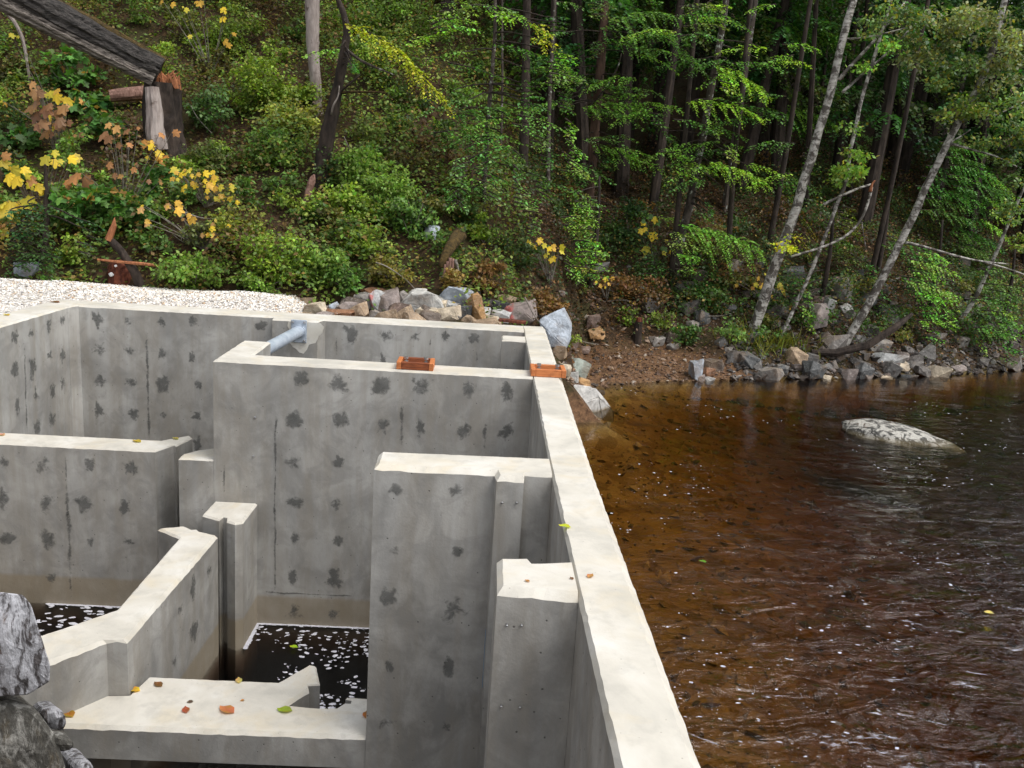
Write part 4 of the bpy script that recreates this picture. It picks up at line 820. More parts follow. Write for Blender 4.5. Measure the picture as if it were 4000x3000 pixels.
t3, t7, t2, t4, t8 = (lambda u, v: (2000 + .4521 * u, .4521 * v)), (lambda u, v: (2000 + .4521 * u, 600 + .4521 * v)), (lambda u, v: (1000 + .4521 * u, .4521 * v)), (lambda u, v: (3000 + .4521 * u, .4521 * v)), (lambda u, v: (3000 + .4521 * u, 600 + .4521 * v))
LIME, BRI, MID, DRK, CED, YGR = (.27, .45, .07), (.185, .35, .07), (.085, .19, .048), (.04, .09, .03), (.13, .25, .08), (.34, .37, .045)
def above(P, n, r, col, y0=0., lo=.0, dens=.55, leaf=.075):
    """ordinary boughs up a trunk line P (top first), from fraction lo to 1 of its length above the frame"""
    out = []
    for _ in range(n):
        f_ = rng.random(); q = P[0] + (P[min(len(P) - 1, 6)] - P[0]) * f_; a = rng.random() * 6.28; ln = r * (.35 + .75 * f_) * rng.uniform(.6, 1.15)
        out.append(spray(q, q + np.array([math.cos(a) * ln, math.sin(a) * ln, -.32 * ln]), ln * .55, leaf, col=tuple(c * rng.uniform(.7, 1.2) for c in col), dens=dens))
    return out
# red brown hemlock, centre right
T3, P3 = trunk('hemlock_tree', [t3(810, 0), t3(800, 100), t3(775, 450), t3(755, 700), t3(720, 1050), t3(690, 1400), t7(660, 400), t7(640, 640)], 44, 30, BARK_R, 'hemlock with a red brown trunk right of centre')
y3 = P3[-1][1]
crown(T3, [S_(t3, (760, 250), (1440, 150), y3 - .9, 130, CED, bow=.22), S_(t3, (950, 330), (1490, 330), y3 - 1.0, 90, CED, bow=.2), S_(t3, (640, 440), (830, 350), y3 - .5, 60, CED), S_(t3, (590, 930), (1190, 975), y3 - .6, 110, BRI, bow=.18), S_(t3, (700, 1250), (1310, 1480), y3 - .6, 75, BRI, bow=.1),
            S_(t3, (640, 20), (930, 60), y3 - .6, 90, CED), S_(t3, (700, 880), (1010, 800), y3 - .4, 45, BRI), S_(t3, (760, 1340), (850, 1400), y3 - .4, 55, MID), S_(t3, (540, 800), (420, 880), y3 - .4, 70, MID), S_(t3, (790, 700), (500, 760), y3 - .2, 70, DRK),
            S_(t7, (650, 150), (520, 240), y3 - .4, 70, MID), S_(t7, (690, 120), (770, 270), y3 - .4, 60, MID)] + above(P3, 12, 1.5, MID))
limb(T3, [PY(*t3(740, 850), y3 - .1), PY(*t3(850, 700), y3 - .2), PY(*t3(920, 580), y3 - .2), PY(*t3(945, 460), y3 - .2)], .022, .012, BARK_L, 'dead_branch')
# lichen flecked hemlock further right
T4, P4 = trunk('hemlock_tree', [t3(1850, 0), t3(1800, 350), t3(1740, 650), t3(1690, 930), t3(1640, 1250), t7(1600, 50), t7(1560, 330), t7(1520, 520), t7(1450, 760), t7(1405, 1060)], 34, 24, BARK_L, 'lichen flecked hemlock with bright boughs on both sides')
y4 = P4[-1][1]
crown(T4, [S_(t3, (1400, 120), (1910, 160), y4 - .8, 150, CED, bow=.2), S_(t3, (1330, 330), (1700, 660), y4 - .5, 55, MID), S_(t3, (1740, 560), (2230, 850), y4 - .8, 110, LIME, bow=.16), S_(t3, (1760, 640), (1990, 730), y4 - .9, 80, LIME), S_(t3, (1510, 880), (2190, 1040), y4 - .8, 95, LIME, bow=.16), S_(t3, (1700, 1000), (1820, 1110), y4 - .5, 80, BRI),
            S_(t3, (1690, 1400), (2240, 1620), y4 - .9, 95, LIME, bow=.14), S_(t3, (1830, 1240), (1980, 1330), y4 - .7, 70, BRI), S_(t3, (1340, 1360), (1600, 1450), y4 - .5, 80, BRI), S_(t3, (1180, 1000), (1350, 1030), y4 - .3, 55, MID), S_(t3, (1290, 1130), (1450, 1260), y4 - .3, 45, MID),
            S_(t7, (1310, 650), (1760, 760), y4 - .9, 150, BRI, bow=.14), S_(t7, (1480, 620), (2160, 850), y4 - 1.0, 180, BRI, bow=.14), S_(t7, (1420, 860), (1650, 910), y4 - .9, 110, BRI), S_(t7, (1110, 950), (1350, 960), y4 - .7, 75, MID), S_(t7, (1640, 420), (1750, 520), y4 - .4, 70, MID),
            S_(t7, (1320, 1230), (1560, 1330), y4 - 1.0, 170, MID, hang=1.1), S_(t7, (1480, 1120), (1830, 1230), y4 - .9, 120, MID), S_(t7, (1790, 1200), (2060, 1420), y4 - .9, 80, MID)] + above(P4, 12, 1.5, MID))
limb(T4, [PY(*t7(1600, 120), y4 - .05), PY(*t7(1690, 180), y4 - .2), PY(*t7(1790, 270), y4 - .3)], .02, .008, BARK_L, 'dead_branch'); limb(T4, [PY(*t3(1820, 390), y4), PY(*t3(1950, 430), y4 - .1), PY(*t3(2120, 500), y4 - .2)], .018, .008, BARK_L, 'dead_branch')
# slim lichen trunk left of centre
T6, P6 = trunk('hemlock_tree', [t2(2065, 0), t2(2070, 200), t2(2050, 500), t2(2025, 800), t2(2000, 1080), t2(1975, 1500), r6(1960, 500)], 20, 13, BARK_L, 'slim lichen spotted hemlock left of the red brown one')
y6 = P6[-1][1]
crown(T6, [S_(t2, (1550, 80), (1950, 110), y6 - .8, 130, BRI, bow=.15), S_(t2, (1500, 200), (1760, 150), y6 - .8, 80, LIME), S_(t2, (1270, 385), (1570, 300), y6 - .7, 65, LIME), S_(t2, (2000, 110), (2230, 170), y6 - .6, 60, LIME), S_(t3, (150, 190), (350, 310), y6 - .7, 55, YGR), S_(t3, (160, 320), (410, 410), y6 - .8, 65, YGR), S_(t3, (290, 480), (600, 560), y6 - .5, 120, BRI), S_(t3, (300, 600), (600, 670), y6 - .5, 90, MID),
            S_(t3, (50, 750), (300, 750), y6 - .5, 75, MID), S_(t3, (0, 900), (430, 1050), y6 - .8, 130, CED, hang=.9), S_(t3, (120, 1100), (350, 1200), y6 - .8, 110, CED), S_(t3, (380, 820), (540, 880), y6 - .5, 80, MID), S_(t3, (440, 1060), (570, 1180), y6 - .6, 90, BRI),
            S_(t2, (1530, 1150), (2000, 1150), y6 - .6, 110, CED), S_(t2, (1650, 1010), (2212, 960), y6 - .5, 90, MID), S_(t3, (290, 180), (540, 200), y6 - .2, 70, DRK), S_(t3, (250, 1300), (400, 1360), y6 - .5, 90, MID), S_(t3, (450, 1260), (660, 1430), y6 - .6, 110, BRI), S_(t7, (160, 200), (430, 330), y6 - .6, 90, MID)] + above(P6, 10, 1.4, MID))
def fill(t, box_, n_, y, cols):
    parts = []
    for _ in range(n_):
        x_, y_ = rng.uniform(box_[0], box_[2]), rng.uniform(box_[1], box_[3]); ln = rng.uniform(110, 260); s_ = rng.choice((-1, 1)); parts.append(S_(lambda a, b: (a, b), (x_, y_), (x_ + s_ * ln, y_ + ln * rng.uniform(.05, .45)), y - rng.uniform(.1, 1.), rng.uniform(25, 50), cols[rng.integers(len(cols))], bow=rng.uniform(.08, .2)))
    crown(t, parts, 'lower_boughs')
fill(T3, (2150, 0, 2560, 860), 26, y3, (MID, BRI, BRI, CED)); fill(T4, (2560, 0, 3150, 900), 30, y4, (MID, BRI, LIME, MID)); fill(T6, (1650, 0, 2150, 800), 24, y6, (MID, BRI, CED, CED))
# cedar sapling drooping
tc = hit(*r6(1900, 560)); TC = thing('cedar_sapling', 'young cedar with pale drooping fronds left of centre', 'tree', tc); yc = tc[1]
limb(TC, [tc - [0, 0, .2], PY(*r6(1850, 300), yc), PY(*r6(1880, 0), yc), PY(*t2(1930, 1100), yc)], .035, .01, BARK_R, 'trunk')
crown(TC, [S_(r6, (1860, 60), (1660, 140), yc - .6, 100, CED, hang=1.2), S_(r6, (1900, 60), (2140, 160), yc - .6, 130, CED, hang=1.2), S_(r6, (1950, 190), (2200, 330), yc - .7, 120, CED, hang=1.2), S_(r6, (1740, 310), (1620, 400), yc - .6, 90, CED, hang=1.2), S_(r6, (1740, 320), (1850, 420), yc - .6, 100, CED, hang=1.2), S_(t7, (0, 20), (110, 150), yc - .7, 150, CED, hang=1.), S_(t7, (0, 290), (190, 370), yc - .7, 90, CED),
            S_(t2, (1780, 1340), (2212, 1200), yc - .5, 120, CED, hang=1.1), S_(t7, (70, 420), (270, 450), yc - .6, 60, CED), S_(t7, (130, 560), (250, 620), yc - .6, 90, CED), S_(t2, (1700, 1430), (1840, 1500), yc - .6, 110, CED, hang=1.2)])
# dark leaning trunk with the yellow bough
T2, P2_ = trunk('hemlock_tree', [t2(620, -200), t2(800, 200), t2(770, 400), t2(735, 600), t2(690, 850), t2(640, 1050), t2(590, 1300), t2(560, 1500), r6(545, 250)], 66, 16, BARK_D, 'dark leaning tree with one long yellow green bough', extra=3., wob=.25)
y2 = P2_[-1][1]
crown(T2, [S_(t2, (760, 200), (1250, 500), y2 - .5, 85, YGR, bow=.16, hang=1.), S_(t2, (1050, 310), (1450, 680), y2 - .6, 85, YGR, bow=.12, hang=1.), S_(t2, (1250, 540), (1690, 960), y2 - .7, 90, YGR, bow=.16, hang=1.), S_(t2, (740, 420), (430, 480), y2 - .5, 50, BRI), S_(t2, (800, 510), (880, 600), y2 - .4, 45, MID)])
limb(T2, [PY(*t2(770, 420), y2), PY(*t2(900, 530), y2 - .3), PY(*t2(1080, 600), y2 - .5), PY(*t2(1200, 650), y2 - .5)], .03, .01, BARK_L, 'dead_branch'); limb(T2, [PY(*t2(720, 800), y2), PY(*t2(860, 790), y2 - .1), PY(*t2(1120, 800), y2 - .2)], .03, .012, MOSS, 'mossy_branch'); limb(T2, [PY(*t2(690, 820), y2), PY(*t2(820, 720), y2 - .1), PY(*t2(900, 640), y2 - .1)], .025, .01, BARK_D, 'dead_branch')
limb(T2, [PY(*t2(650, 990), y2 - .1), PY(*t2(665, 900), y2 - .2), PY(*t2(715, 840), y2 - .2), PY(*t2(720, 740), y2 - .2)], .02, .008, BARK_G, 'dead_branch')
# tall pale snag
T1, P1_ = trunk('snag', [t2(485, 0), t2(487, 200), t2(490, 420), t2(510, 640), t2(535, 920), t2(545, 1000)], 36, 56, BARK_G, 'tall pale grey tree trunk without branches', extra=6.)
# broken red splinter beside the dark trunk
b = hit(*r6(430, 520)); SP = thing('splintered_snag', 'short split reddish stump below the dark leaning tree', 'stump', b); m_ = mpp(b)
Q = np.array([b - [0, 0, .15], PY(*r6(425, 500), b[1]), PY(*r6(450, 330), b[1]), PY(*r6(485, 230), b[1]), PY(*r6(505, 180), b[1])]); V, Fc = tube(smoothpath(Q, 3), np.interp(np.linspace(0, 1, 13), [0, .4, .8, 1], [36 * m_ * .5, 34 * m_ * .5, 26 * m_ * .5, 3 * m_]), 9, .35); mesh('stem', V, Fc, PINKWOOD, SP)
AXES.clear()
# birches
def birch(L_, w0, w1, label, limbs, foliage, extra=3., dy=-.05):
    t, P = trunk('birch_tree', L_, w0, w1, BIRCH, label, extra=extra, dy=dy, seg=10); y = P[-1][1]; m_ = mpp(P[-1])
    for pts, a, b_ in limbs: limb(t, [PY(*p, y - .25) for p in pts], a * m_ * .5, b_ * m_ * .5, BIRCH)
    if foliage:
        parts = []
        for (cx, cy, rx, ry, n_, col) in foliage:
            c = PY(cx, cy, y - .4); k_ = mpp(c); parts.append(bush(c, (rx * k_, .8, ry * k_), int(n_ * 1.9), .08, clumps=max(5, n_ // 35), col=tuple(1.5 * q for q in col), alt=(.25, .23, .05), frac=.12, flat=.9))
        crown(t, parts)
    return t, P
BL, BLG = (.075, .125, .045), (.12, .145, .075)
B1, PB1 = birch([(3335, 0), t4(720, 60), t4(660, 280), t4(600, 520), t4(570, 680), t4(500, 950), t4(430, 1150), t4(370, 1400), t8(320, 180), t8(270, 400), t8(200, 600), t8(110, 830), t8(30, 1050), (2975, 1200), (2938, 1300)], 42, 25, 'slender white birch leaning right over the bank, nearest the wall',
    [([t4(610, 690), t4(720, 560), t4(850, 430), t4(950, 310), t4(1060, 170), t4(1190, 10)], 15, 6), ([t4(640, 800), t4(720, 730), t4(850, 610), t4(1000, 490), t4(1150, 340), t4(1250, 220), t4(1360, 150)], 12, 5), ([t4(660, 340), t4(830, 330), t4(1000, 290), t4(1220, 235)], 9, 4)],
    [(3420, 120, 60, 60, 90, BL), (3500, 60, 110, 70, 260, BL), (3470, 190, 60, 40, 80, BRI), (3560, 130, 90, 70, 200, BL), (3380, 260, 50, 50, 60, BRI)])
B2, PB2 = birch([t4(870, 650), t4(800, 880), t4(760, 1100), t4(700, 1330), t8(690, 230), t8(610, 400), t8(540, 590), t8(440, 850), t8(340, 1100), t8(250, 1280), t8(170, 1460), t8(95, 1610)], 14, 13, 'thin crooked birch between the two leaning ones', [([t8(480, 440), t8(640, 360), t8(780, 300), t8(890, 265)], 11, 8)],
    [(3330, 600, 60, 120, 240, (.085, .15, .03)), (3300, 690, 60, 80, 150, (.10, .16, .03)), (3100, 960, 70, 40, 60, (.30, .34, .02))])
B3, PB3 = birch([t4(2010, 150), t4(1960, 370), t4(1850, 700), t4(1690, 980), t4(1560, 1210), t4(1450, 1450), t8(1340, 330), t8(1290, 480), t8(1130, 790), t8(1030, 1000), t8(860, 1320), t8(760, 1480), t8(650, 1660)], 32, 22, 'white birch leaning far right from the rocky shore',
    [([t8(1190, 770), t8(1300, 790), t8(1500, 850), t8(1700, 905), t8(1860, 935), t8(2080, 955)], 12, 5), ([t8(1860, 935), t8(2050, 985), t8(2230, 1050)], 8, 4), ([t4(1690, 980), t4(1820, 870), t4(2000, 760)], 12, 5), ([t4(1520, 1260), t4(1650, 1190), t4(1750, 1120)], 8, 4), ([t4(1580, 1240), t4(1780, 1300), t4(1960, 1340), t4(2150, 1440)], 10, 4), ([t4(1860, 1050), t4(2020, 970), t4(2212, 880)], 8, 4)],
    [(3650, 120, 130, 130, 520, BLG), (3800, 90, 150, 120, 620, BLG), (3900, 250, 130, 150, 620, BLG), (3720, 260, 120, 90, 330, BL), (3900, 420, 120, 110, 420, BL), (3750, 420, 110, 70, 260, (.10, .15, .03)), (3960, 560, 80, 110, 300, BL), (3830, 560, 90, 60, 180, BL), (3560, 240, 80, 60, 130, BLG), (3650, 330, 80, 40, 110, BL)])
B4, PB4 = birch([t8(2120, 500), t8(2050, 660), t8(1980, 850), t8(1900, 1000), t8(1810, 1220), t8(1700, 1400), t8(1590, 1500)], 18, 12, 'small birch at the far right above the water', [([t8(1700, 1400), t8(1660, 1360), t8(1640, 1370)], 4, 3)], [(3960, 780, 70, 120, 260, BL), (3990, 950, 50, 90, 160, (.10, .15, .03))], extra=2.)
# snapped white limb hanging over the slope
b = PY(*t8(820, 560), PB2[-1][1] - .5); SN = thing('broken_branch', 'snapped white birch limb bent over with an orange break', 'branch', b)
limb(SN, [PY(*t8(u, v), b[1]) for u, v in ((200, 890), (480, 810), (700, 710), (820, 560), (880, 380), (895, 290))], .022, .026, BIRCH, 'limb'); limb(SN, [PY(*t8(u, v), b[1] - .02) for u, v in ((882, 330), (893, 280), (900, 262), (925, 232))], .035, .014, SPLINT, 'break'); limb(SN, [PY(*t8(u, v), b[1]) for u, v in ((810, 590), (822, 690), (850, 830))], .012, .006, BIRCH, 'twig')
# low hemlock boughs over the right shore
def lowtree(px, label, parts, mat=BARK_D, hgt=2.2, wd_=.07):
    b = hit(*px); t = thing('hemlock_sapling', label, 'tree', b); limb(t, [b - [0, 0, .2], b + [.1, 0, hgt * .5], b + [.05, .1, hgt]], wd_, .02, mat, 'trunk'); TRK[t.name] = np.linspace(b, b + [.05, .1, hgt], 12); crown(t, [S_(*a[:3], b[1] - a[3], *a[4:]) for a in parts]); return t
lowtree((3620, 1240), 'young hemlock with a broad bright fan right of the leaning birch', [(t8, (1080, 850), (1600, 1000), .6, 230, MID), (t8, (1180, 900), (1670, 1070), .8, 220, BRI), (t8, (1250, 1250), (1640, 1300), .9, 150, BRI), (t8, (1300, 1380), (1500, 1440), .9, 150, BRI), (t8, (1530, 1330), (1640, 1400), .9, 110, BRI), (t8, (1000, 740), (1140, 790), .4, 90, MID), (t8, (930, 1180), (1080, 1290), .6, 130, MID)])
lowtree((3900, 1330), 'green hemlock sapling overhanging the water at the far right', [(t8, (1750, 1120), (2230, 1200), .6, 300, MID), (t8, (1900, 1280), (2230, 1400), .8, 280, MID), (t8, (1810, 1450), (1900, 1560), .7, 170, BRI), (t8, (2000, 1500), (2230, 1600), .8, 200, MID), (t8, (1830, 1250), (2230, 1330), .7, 230, BRI)])
lowtree((3760, 1010), 'deep green hemlock behind the far leaning birch', [(t8, (1500, 0), (2150, 180), .3, 260, MID), (t8, (1560, 420), (2000, 560), .4, 300, MID), (t8, (1850, 240), (2150, 480), .5, 260, BRI), (t8, (1480, 600), (1950, 820), .4, 300, MID), (t8, (1300, 620), (1560, 780), .3, 200, (.10, .14, .025)), (t8, (1700, 780), (2100, 1000), .4, 280, DRK), (t4, (1480, 1330), (1960, 1450), .4, 200, MID), (t4, (1250, 1500), (1800, 1640), .4, 240, MID)], hgt=4.)
lowtree((3420, 1080), 'olive green sapling between the birches', [(t8, (600, 700), (900, 900), .3, 260, (.085, .125, .022)), (t8, (520, 860), (960, 1000), .4, 300, (.075, .12, .022)), (t8, (760, 1000), (960, 1120), .5, 200, MID), (t8, (480, 640), (660, 740), .3, 150, (.10, .135, .02)), (t8, (280, 600), (400, 760), .3, 150, (.115, .14, .015)), (t8, (620, 500), (800, 560), .3, 110, (.105, .135, .015))])
lowtree((3200, 1200), 'fern green sapling at the foot of the thin birch', [(t8, (270, 1200), (380, 1260), .5, 120, BRI), (t8, (200, 1110), (350, 1130), .5, 80, MID), (t8, (300, 1340), (400, 1480), .5, 70, BRI), (t8, (60, 1500), (130, 1560), .5, 80, MID), (t4, (280, 1300), (480, 1420), .6, 100, MID)])
lowtree((3150, 740), 'hemlock sapling crossing the white birch with layered boughs', [(t4, (70, 200), (700, 370), .9, 110, BRI), (t4, (100, 270), (500, 330), .9, 100, BRI), (t4, (430, 330), (760, 490), .9, 80, MID), (t4, (380, 780), (740, 890), .9, 100, MID), (t4, (490, 690), (890, 850), .9, 70, MID), (t4, (40, 900), (600, 1090), .8, 110, BRI), (t4, (0, 930), (500, 1230), .5, 100, DRK), (t4, (0, 1500), (340, 1660), .9, 120, LIME), (t4, (700, 1200), (1000, 1330), .4, 170, MID), (t4, (650, 850), (400, 1000), .2, 120, DRK)], hgt=5.)
lowtree((2300, 1120), 'light green leafy sapling in front of the red brown trunk', [(t7, (430, 420), (800, 440), .4, 160, BRI), (t7, (460, 560), (850, 620), .6, 220, BRI), (t7, (500, 720), (780, 780), .7, 200, LIME), (t7, (620, 820), (890, 880), .7, 160, BRI), (t7, (440, 850), (650, 1000), .8, 110, BRI), (t7, (190, 950), (420, 1050), .8, 160, MID), (t7, (190, 1080), (430, 1180), .9, 150, BRI), (t7, (30, 660), (220, 700), .5, 60, MID)])
lowtree((170, 1010), 'dark green spruce sapling behind the gravel', [(r5_, (20, 580), (480, 640), .4, 220, DRK), (r5_, (60, 700), (320, 760), .5, 170, (.045, .085, .028)), (r5_, (330, 780), (560, 860), .5, 140, (.045, .085, .028)), (r5_, (640, 620), (910, 720), .4, 170, (.045, .085, .03)), (r5_, (300, 900), (490, 1010), .5, 90, MID), (r5_, (150, 480), (500, 540), .3, 130, DRK), (r5_, (0, 820), (280, 900), .4, 150, DRK)], hgt=1.5)
# background trunks and crowns: the dark stand
proto = None
def stand_tree(x, y, h, s, lab, grp, mat=BARK_D, tint=1.):
    z = float(land(x, y)); t = thing('conifer_tree', lab, 'tree', (x, y, z), grp); return t
protos = []
for k in range(3):
    V, Fc = tube([(0, 0, -.4), (.02, 0, 2), (.05, .03, 6), (0, .06, 13)], [.17, .14, .10, .02], 8, .1); me = D.meshes.new('trunk'); me.from_pydata([list(map(float, v)) for v in V], [], Fc); me.materials.append(BARK_D)
    parts = []
    for i_ in range(64):
        zf = rng.uniform(.12, 1.) ** .9; a = rng.random() * 6.28; ln = (1.9 * (1.05 - zf) + .35) * rng.uniform(.7, 1.2); q = np.array([0, 0, zf * 12.5])
        parts.append(spray(q, q + np.array([math.cos(a) * ln, math.sin(a) * ln, -.3 * ln]), ln * .7, .13, col=tuple(c * rng.uniform(.6, 1.25) for c in ((.045, .095, .035) if k else (.055, .105, .035))), dens=.30))
    o = quads('crown', np.concatenate([p[0] for p in parts]), 4, LEAF, np.concatenate([p[1] for p in parts])); protos.append((me, o.data)); D.objects.remove(o)
spots = []; tall = []
for k in range(3):
    V, Fc = tube([(0, 0, -.4), (.02, 0, 2), (.05, .03, 6), (0, .06, 15)], [.105, .09, .07, .02], 8, .1); me = D.meshes.new('trunk'); me.from_pydata([list(map(float, v)) for v in V], [], Fc); me.materials.append((BARK_D, BARK_D, BARK_L)[k])
    parts = []
    for i_ in range(46):
        zf = rng.uniform(.5, 1.); a = rng.random() * 6.28; ln = (3.0 * (1.05 - zf) + .5) * rng.uniform(.7, 1.2); q = np.array([0, 0, zf * 14.5])
        parts.append(spray(q, q + np.array([math.cos(a) * ln, math.sin(a) * ln, -.25 * ln]), ln * .8, .17, col=tuple(c * rng.uniform(.6, 1.25) for c in (.06, .12, .04)), dens=.26))
    o = quads('crown', np.concatenate([p[0] for p in parts]), 4, LEAF, np.concatenate([p[1] for p in parts])); tall.append((me, o.data)); D.objects.remove(o)
n = 0
for yy, off in ((21.4, .3),):
    for xx in np.arange(1.6, 15, 2.0):
        x = xx + off + rng.uniform(-.6, .6); y = yy + rng.uniform(-.5, .5) + max(0, x - 4) * .42; z = float(land(x, y)); k = n % 3; n += 1
        t = thing('conifer_tree', 'tall conifer with a bare lower trunk in the shaded stand on the right', 'tree', (x, y, z), 'bare trunked conifers of the right stand'); s = rng.uniform(.8, 1.2); t.scale = (s * rng.uniform(.7, 1.1), s, s); t.rotation_euler = (rng.normal() * .02, .07 + rng.normal() * .04, rng.random() * 6.28)
        obj('trunk', tall[k][0], t); obj('crown', tall[k][1], t)
for yy in np.arange(22.5, 36, 2.2):
    for xx in np.arange(-13, 25, 2.1):
        x = xx + rng.uniform(-.8, .8); y = yy + rng.uniform(-.8, .8) + max(0, x - 6) * .25
        spots.append((x, y))
for (x, y) in spots:
    k = rng.integers(3); z = float(land(x, y)); t = thing('conifer_tree', 'dark conifer standing in the shaded forest behind', 'tree', (x, y, z), 'conifers of the shaded forest')
    s = rng.uniform(.85, 1.2); t.scale = (s, s, s); t.rotation_euler = (rng.normal() * .03, .06 + rng.normal() * .04, rng.random() * 6.28)
    obj('trunk', protos[k][0], t); obj('crown', protos[k][1], t)
for (x0, y0, x1, y1, w) in [(2170, 0, 2150, 560, 16), (2720, 30, 2670, 560, 22), (2930, 60, 2880, 620, 20), (3140, 150, 3060, 620, 22), (3600, 120, 3500, 600, 20), (1960, 60, 1955, 560, 10), (2055, 120, 2050, 330, 40)]:
    q = PY(x1, y1, 19.5 + (x1 > 3000) * 1.); zl = float(land(q[0], q[1])); A = PY(x0, y0, q[1]); d_ = _n(A - q); b = q + d_ * ((zl - .2 - q[2]) / d_[2]); t = thing('bare_conifer', 'bare dark conifer trunk standing in the shade of the slope', 'tree', b, 'bare trunks in the shade'); m_ = mpp(q)
    V, Fc = tube(smoothpath([b, (b + A) / 2 + [rng.normal() * .05, 0, 0], A, A + d_ * 5], 4), np.linspace(w * m_ * .55, w * m_ * .3, 13), 8, .12); mesh('trunk', V, Fc, BARK_L if w < 17 else BARK_D, t, smooth=True)

# ================================================================== LOGS AND STUMPS ON THE LEFT SLOPE
u1 = lambda u, v: (.4521 * u, .4521 * v)
b = hit(*u1(1420, 1250)); SB = thing('broken_stump', 'tall broken stump propping the fallen log, orange where it snapped', 'stump', b); m_ = mpp(b); yb = b[1]
Q = np.array([PY(*u1(1440, 1330), yb), PY(*u1(1420, 1200), yb), PY(*u1(1405, 1000), yb), PY(*u1(1405, 850), yb), PY(*u1(1405, 720), yb)]); Q[0] -= [0, 0, .2]
Q_ = smoothpath(Q, 14); V, Fc = rough_tube(Q_, np.interp(np.linspace(0, 1, len(Q_)), [0, .3, 1], [95 * m_, 74 * m_, 66 * m_]), 34, .17, 3., 1.); mesh('stump_bark', V, Fc, BARK_D, SB)
Q2 = [PY(*u1(1370, 1300), yb - .36), PY(*u1(1345, 1180), yb - .36), PY(*u1(1340, 1000), yb - .32), PY(*u1(1325, 850), yb - .3), PY(*u1(1315, 760), yb - .28)]; Q_ = smoothpath(Q2, 12); V, Fc = rough_tube(Q_, np.linspace(36, 28, len(Q_)) * m_, 22, .2, 7., 1.); mesh('bare_wood', V, Fc, BARK_G, SB)
parts = []
for k in range(22):
    a = PY(*u1(rng.uniform(1320, 1560), rng.uniform(690, 740)), yb - rng.uniform(-.15, .25)); parts.append(tube([a - [0, 0, .12], a + [rng.normal() * .03, 0, rng.uniform(.02, .13)], a + [rng.normal() * .06, 0, rng.uniform(.1, .2)]], [.045, .035, .006], 5, .3))
mesh('splinters', *join(parts), SPLINT, SB)
la, lb = PY(*u1(1360, 660), yb - .15), PY(*u1(-60, -60), yb - .9); LG = thing('fallen_log', 'long grey fallen log sloping down from the upper left', 'log', (la + lb) / 2)
dl = _n(lb - la)
def logtube(off0, off1, r0, r1, mat, name, n=12):
    Q = np.linspace(la + off0, lb + off1 + dl * 2.5, 110) + np.cumsum(rng.normal(size=(110, 3)) * .002, 0); V, Fc = rough_tube(Q, np.linspace(r0, r1, 110), 34, .20, r0 * 90, .9); return mesh(name, V, Fc, mat, LG, smooth=False)
up_ = _n(np.cross(dl, [0, 1, 0])); up_ = up_ if up_[2] > 0 else -up_
logtube(up_ * .12, up_ * .20, .20, .27, LOGB, 'bark'); logtube(-up_ * .07 - np.array([0, .10, 0]), -up_ * .08 - np.array([0, .12, 0]), .11, .16, LOGW, 'bare_wood'); logtube(up_ * .27 + np.array([0, .05, 0]), up_ * .41 + np.array([0, .05, 0]), .085, .10, MOSS, 'moss', 8)
b = hit(*u1(1000, 960)); t = tag(mesh('log_end', *tube([PY(*u1(950, 830), b[1] - .1), PY(*u1(1100, 815), b[1]), PY(*u1(1260, 800), b[1] + .3), PY(*u1(1420, 800), b[1] + .9)], [.115, .13, .13, .12], 12, .15), PINKWOOD, loc=b), 'short rotten log lying behind the broken stump', 'log')
b = hit(*u1(250, 640)); t = tag(mesh('mossy_branch', *tube(smoothpath([PY(*u1(u, v), b[1] - .7) for u, v in ((-20, 40), (110, 150), (200, 330), (225, 480), (250, 640), (255, 720))], 4), np.linspace(.04, .022, 21), 7, .3), BARK_G, loc=b), 'crooked mossy branch hanging in front of the fallen log', 'branch')
# low stump with leaning snapped sapling behind the gravel
b = PY(*r5_(1040, 1200), 14.05); RS = thing('rotten_stump', 'low red rotten stump behind the gravel', 'stump', b); m_ = mpp(b)
Q = np.array([b - [0, 0, .2], PY(*r5_(1045, 1100), b[1]), PY(*r5_(1030, 1000), b[1]), PY(*r5_(1000, 930), b[1])]); V, Fc = tube(smoothpath(Q, 4), np.interp(np.linspace(0, 1, 13), [0, .6, 1], [50 * m_, 44 * m_, 30 * m_]), 11, .25); mesh('stem', V, Fc, REDROT, RS)
for u, v, s in ((960, 1045, .04), (1000, 970, .022)):
    c = PY(*r5_(u, v), b[1] - .20); k_, f_ = tube([c - [.0, .02, s * .5], c, c + [0, .02, s * .6]], [s * .4, s, s * .4], 7, .3); mesh('bracket_fungus', k_, f_, PAINT, RS)
b = PY(*r5_(1240, 1190), 13.95); LS = thing('snapped_sapling', 'leaning snapped sapling with an orange splintered tip', 'stump', b)
limb(LS, [b - [0, 0, .2]] + [PY(*r5_(u, v), b[1] - .1) for u, v in ((1200, 1080), (1130, 970), (1080, 890), (1010, 800), (945, 735))], .075, .055, BARK_D, 'stem', 9); V, Fc = tube([PY(*r5_(u, v), b[1] - .12) for u, v in ((935, 745), (960, 690), (985, 620), (990, 550))], [.062, .05, .035, .004], 7, .4); mesh('splintered_tip', V, Fc, SPLINT, LS)
b = PY(*r5_(1150, 945), 13.8); tag(mesh('broken_stick', *tube([PY(*r5_(840, 915), 13.7), PY(*r5_(1020, 935), 13.75), PY(*r5_(1250, 955), 13.8), PY(*r5_(1480, 985), 13.9)], [.014, .02, .024, .012], 6, .3), SPLINT, loc=b), 'thin orange stick lying across the leaning sapling', 'stick')
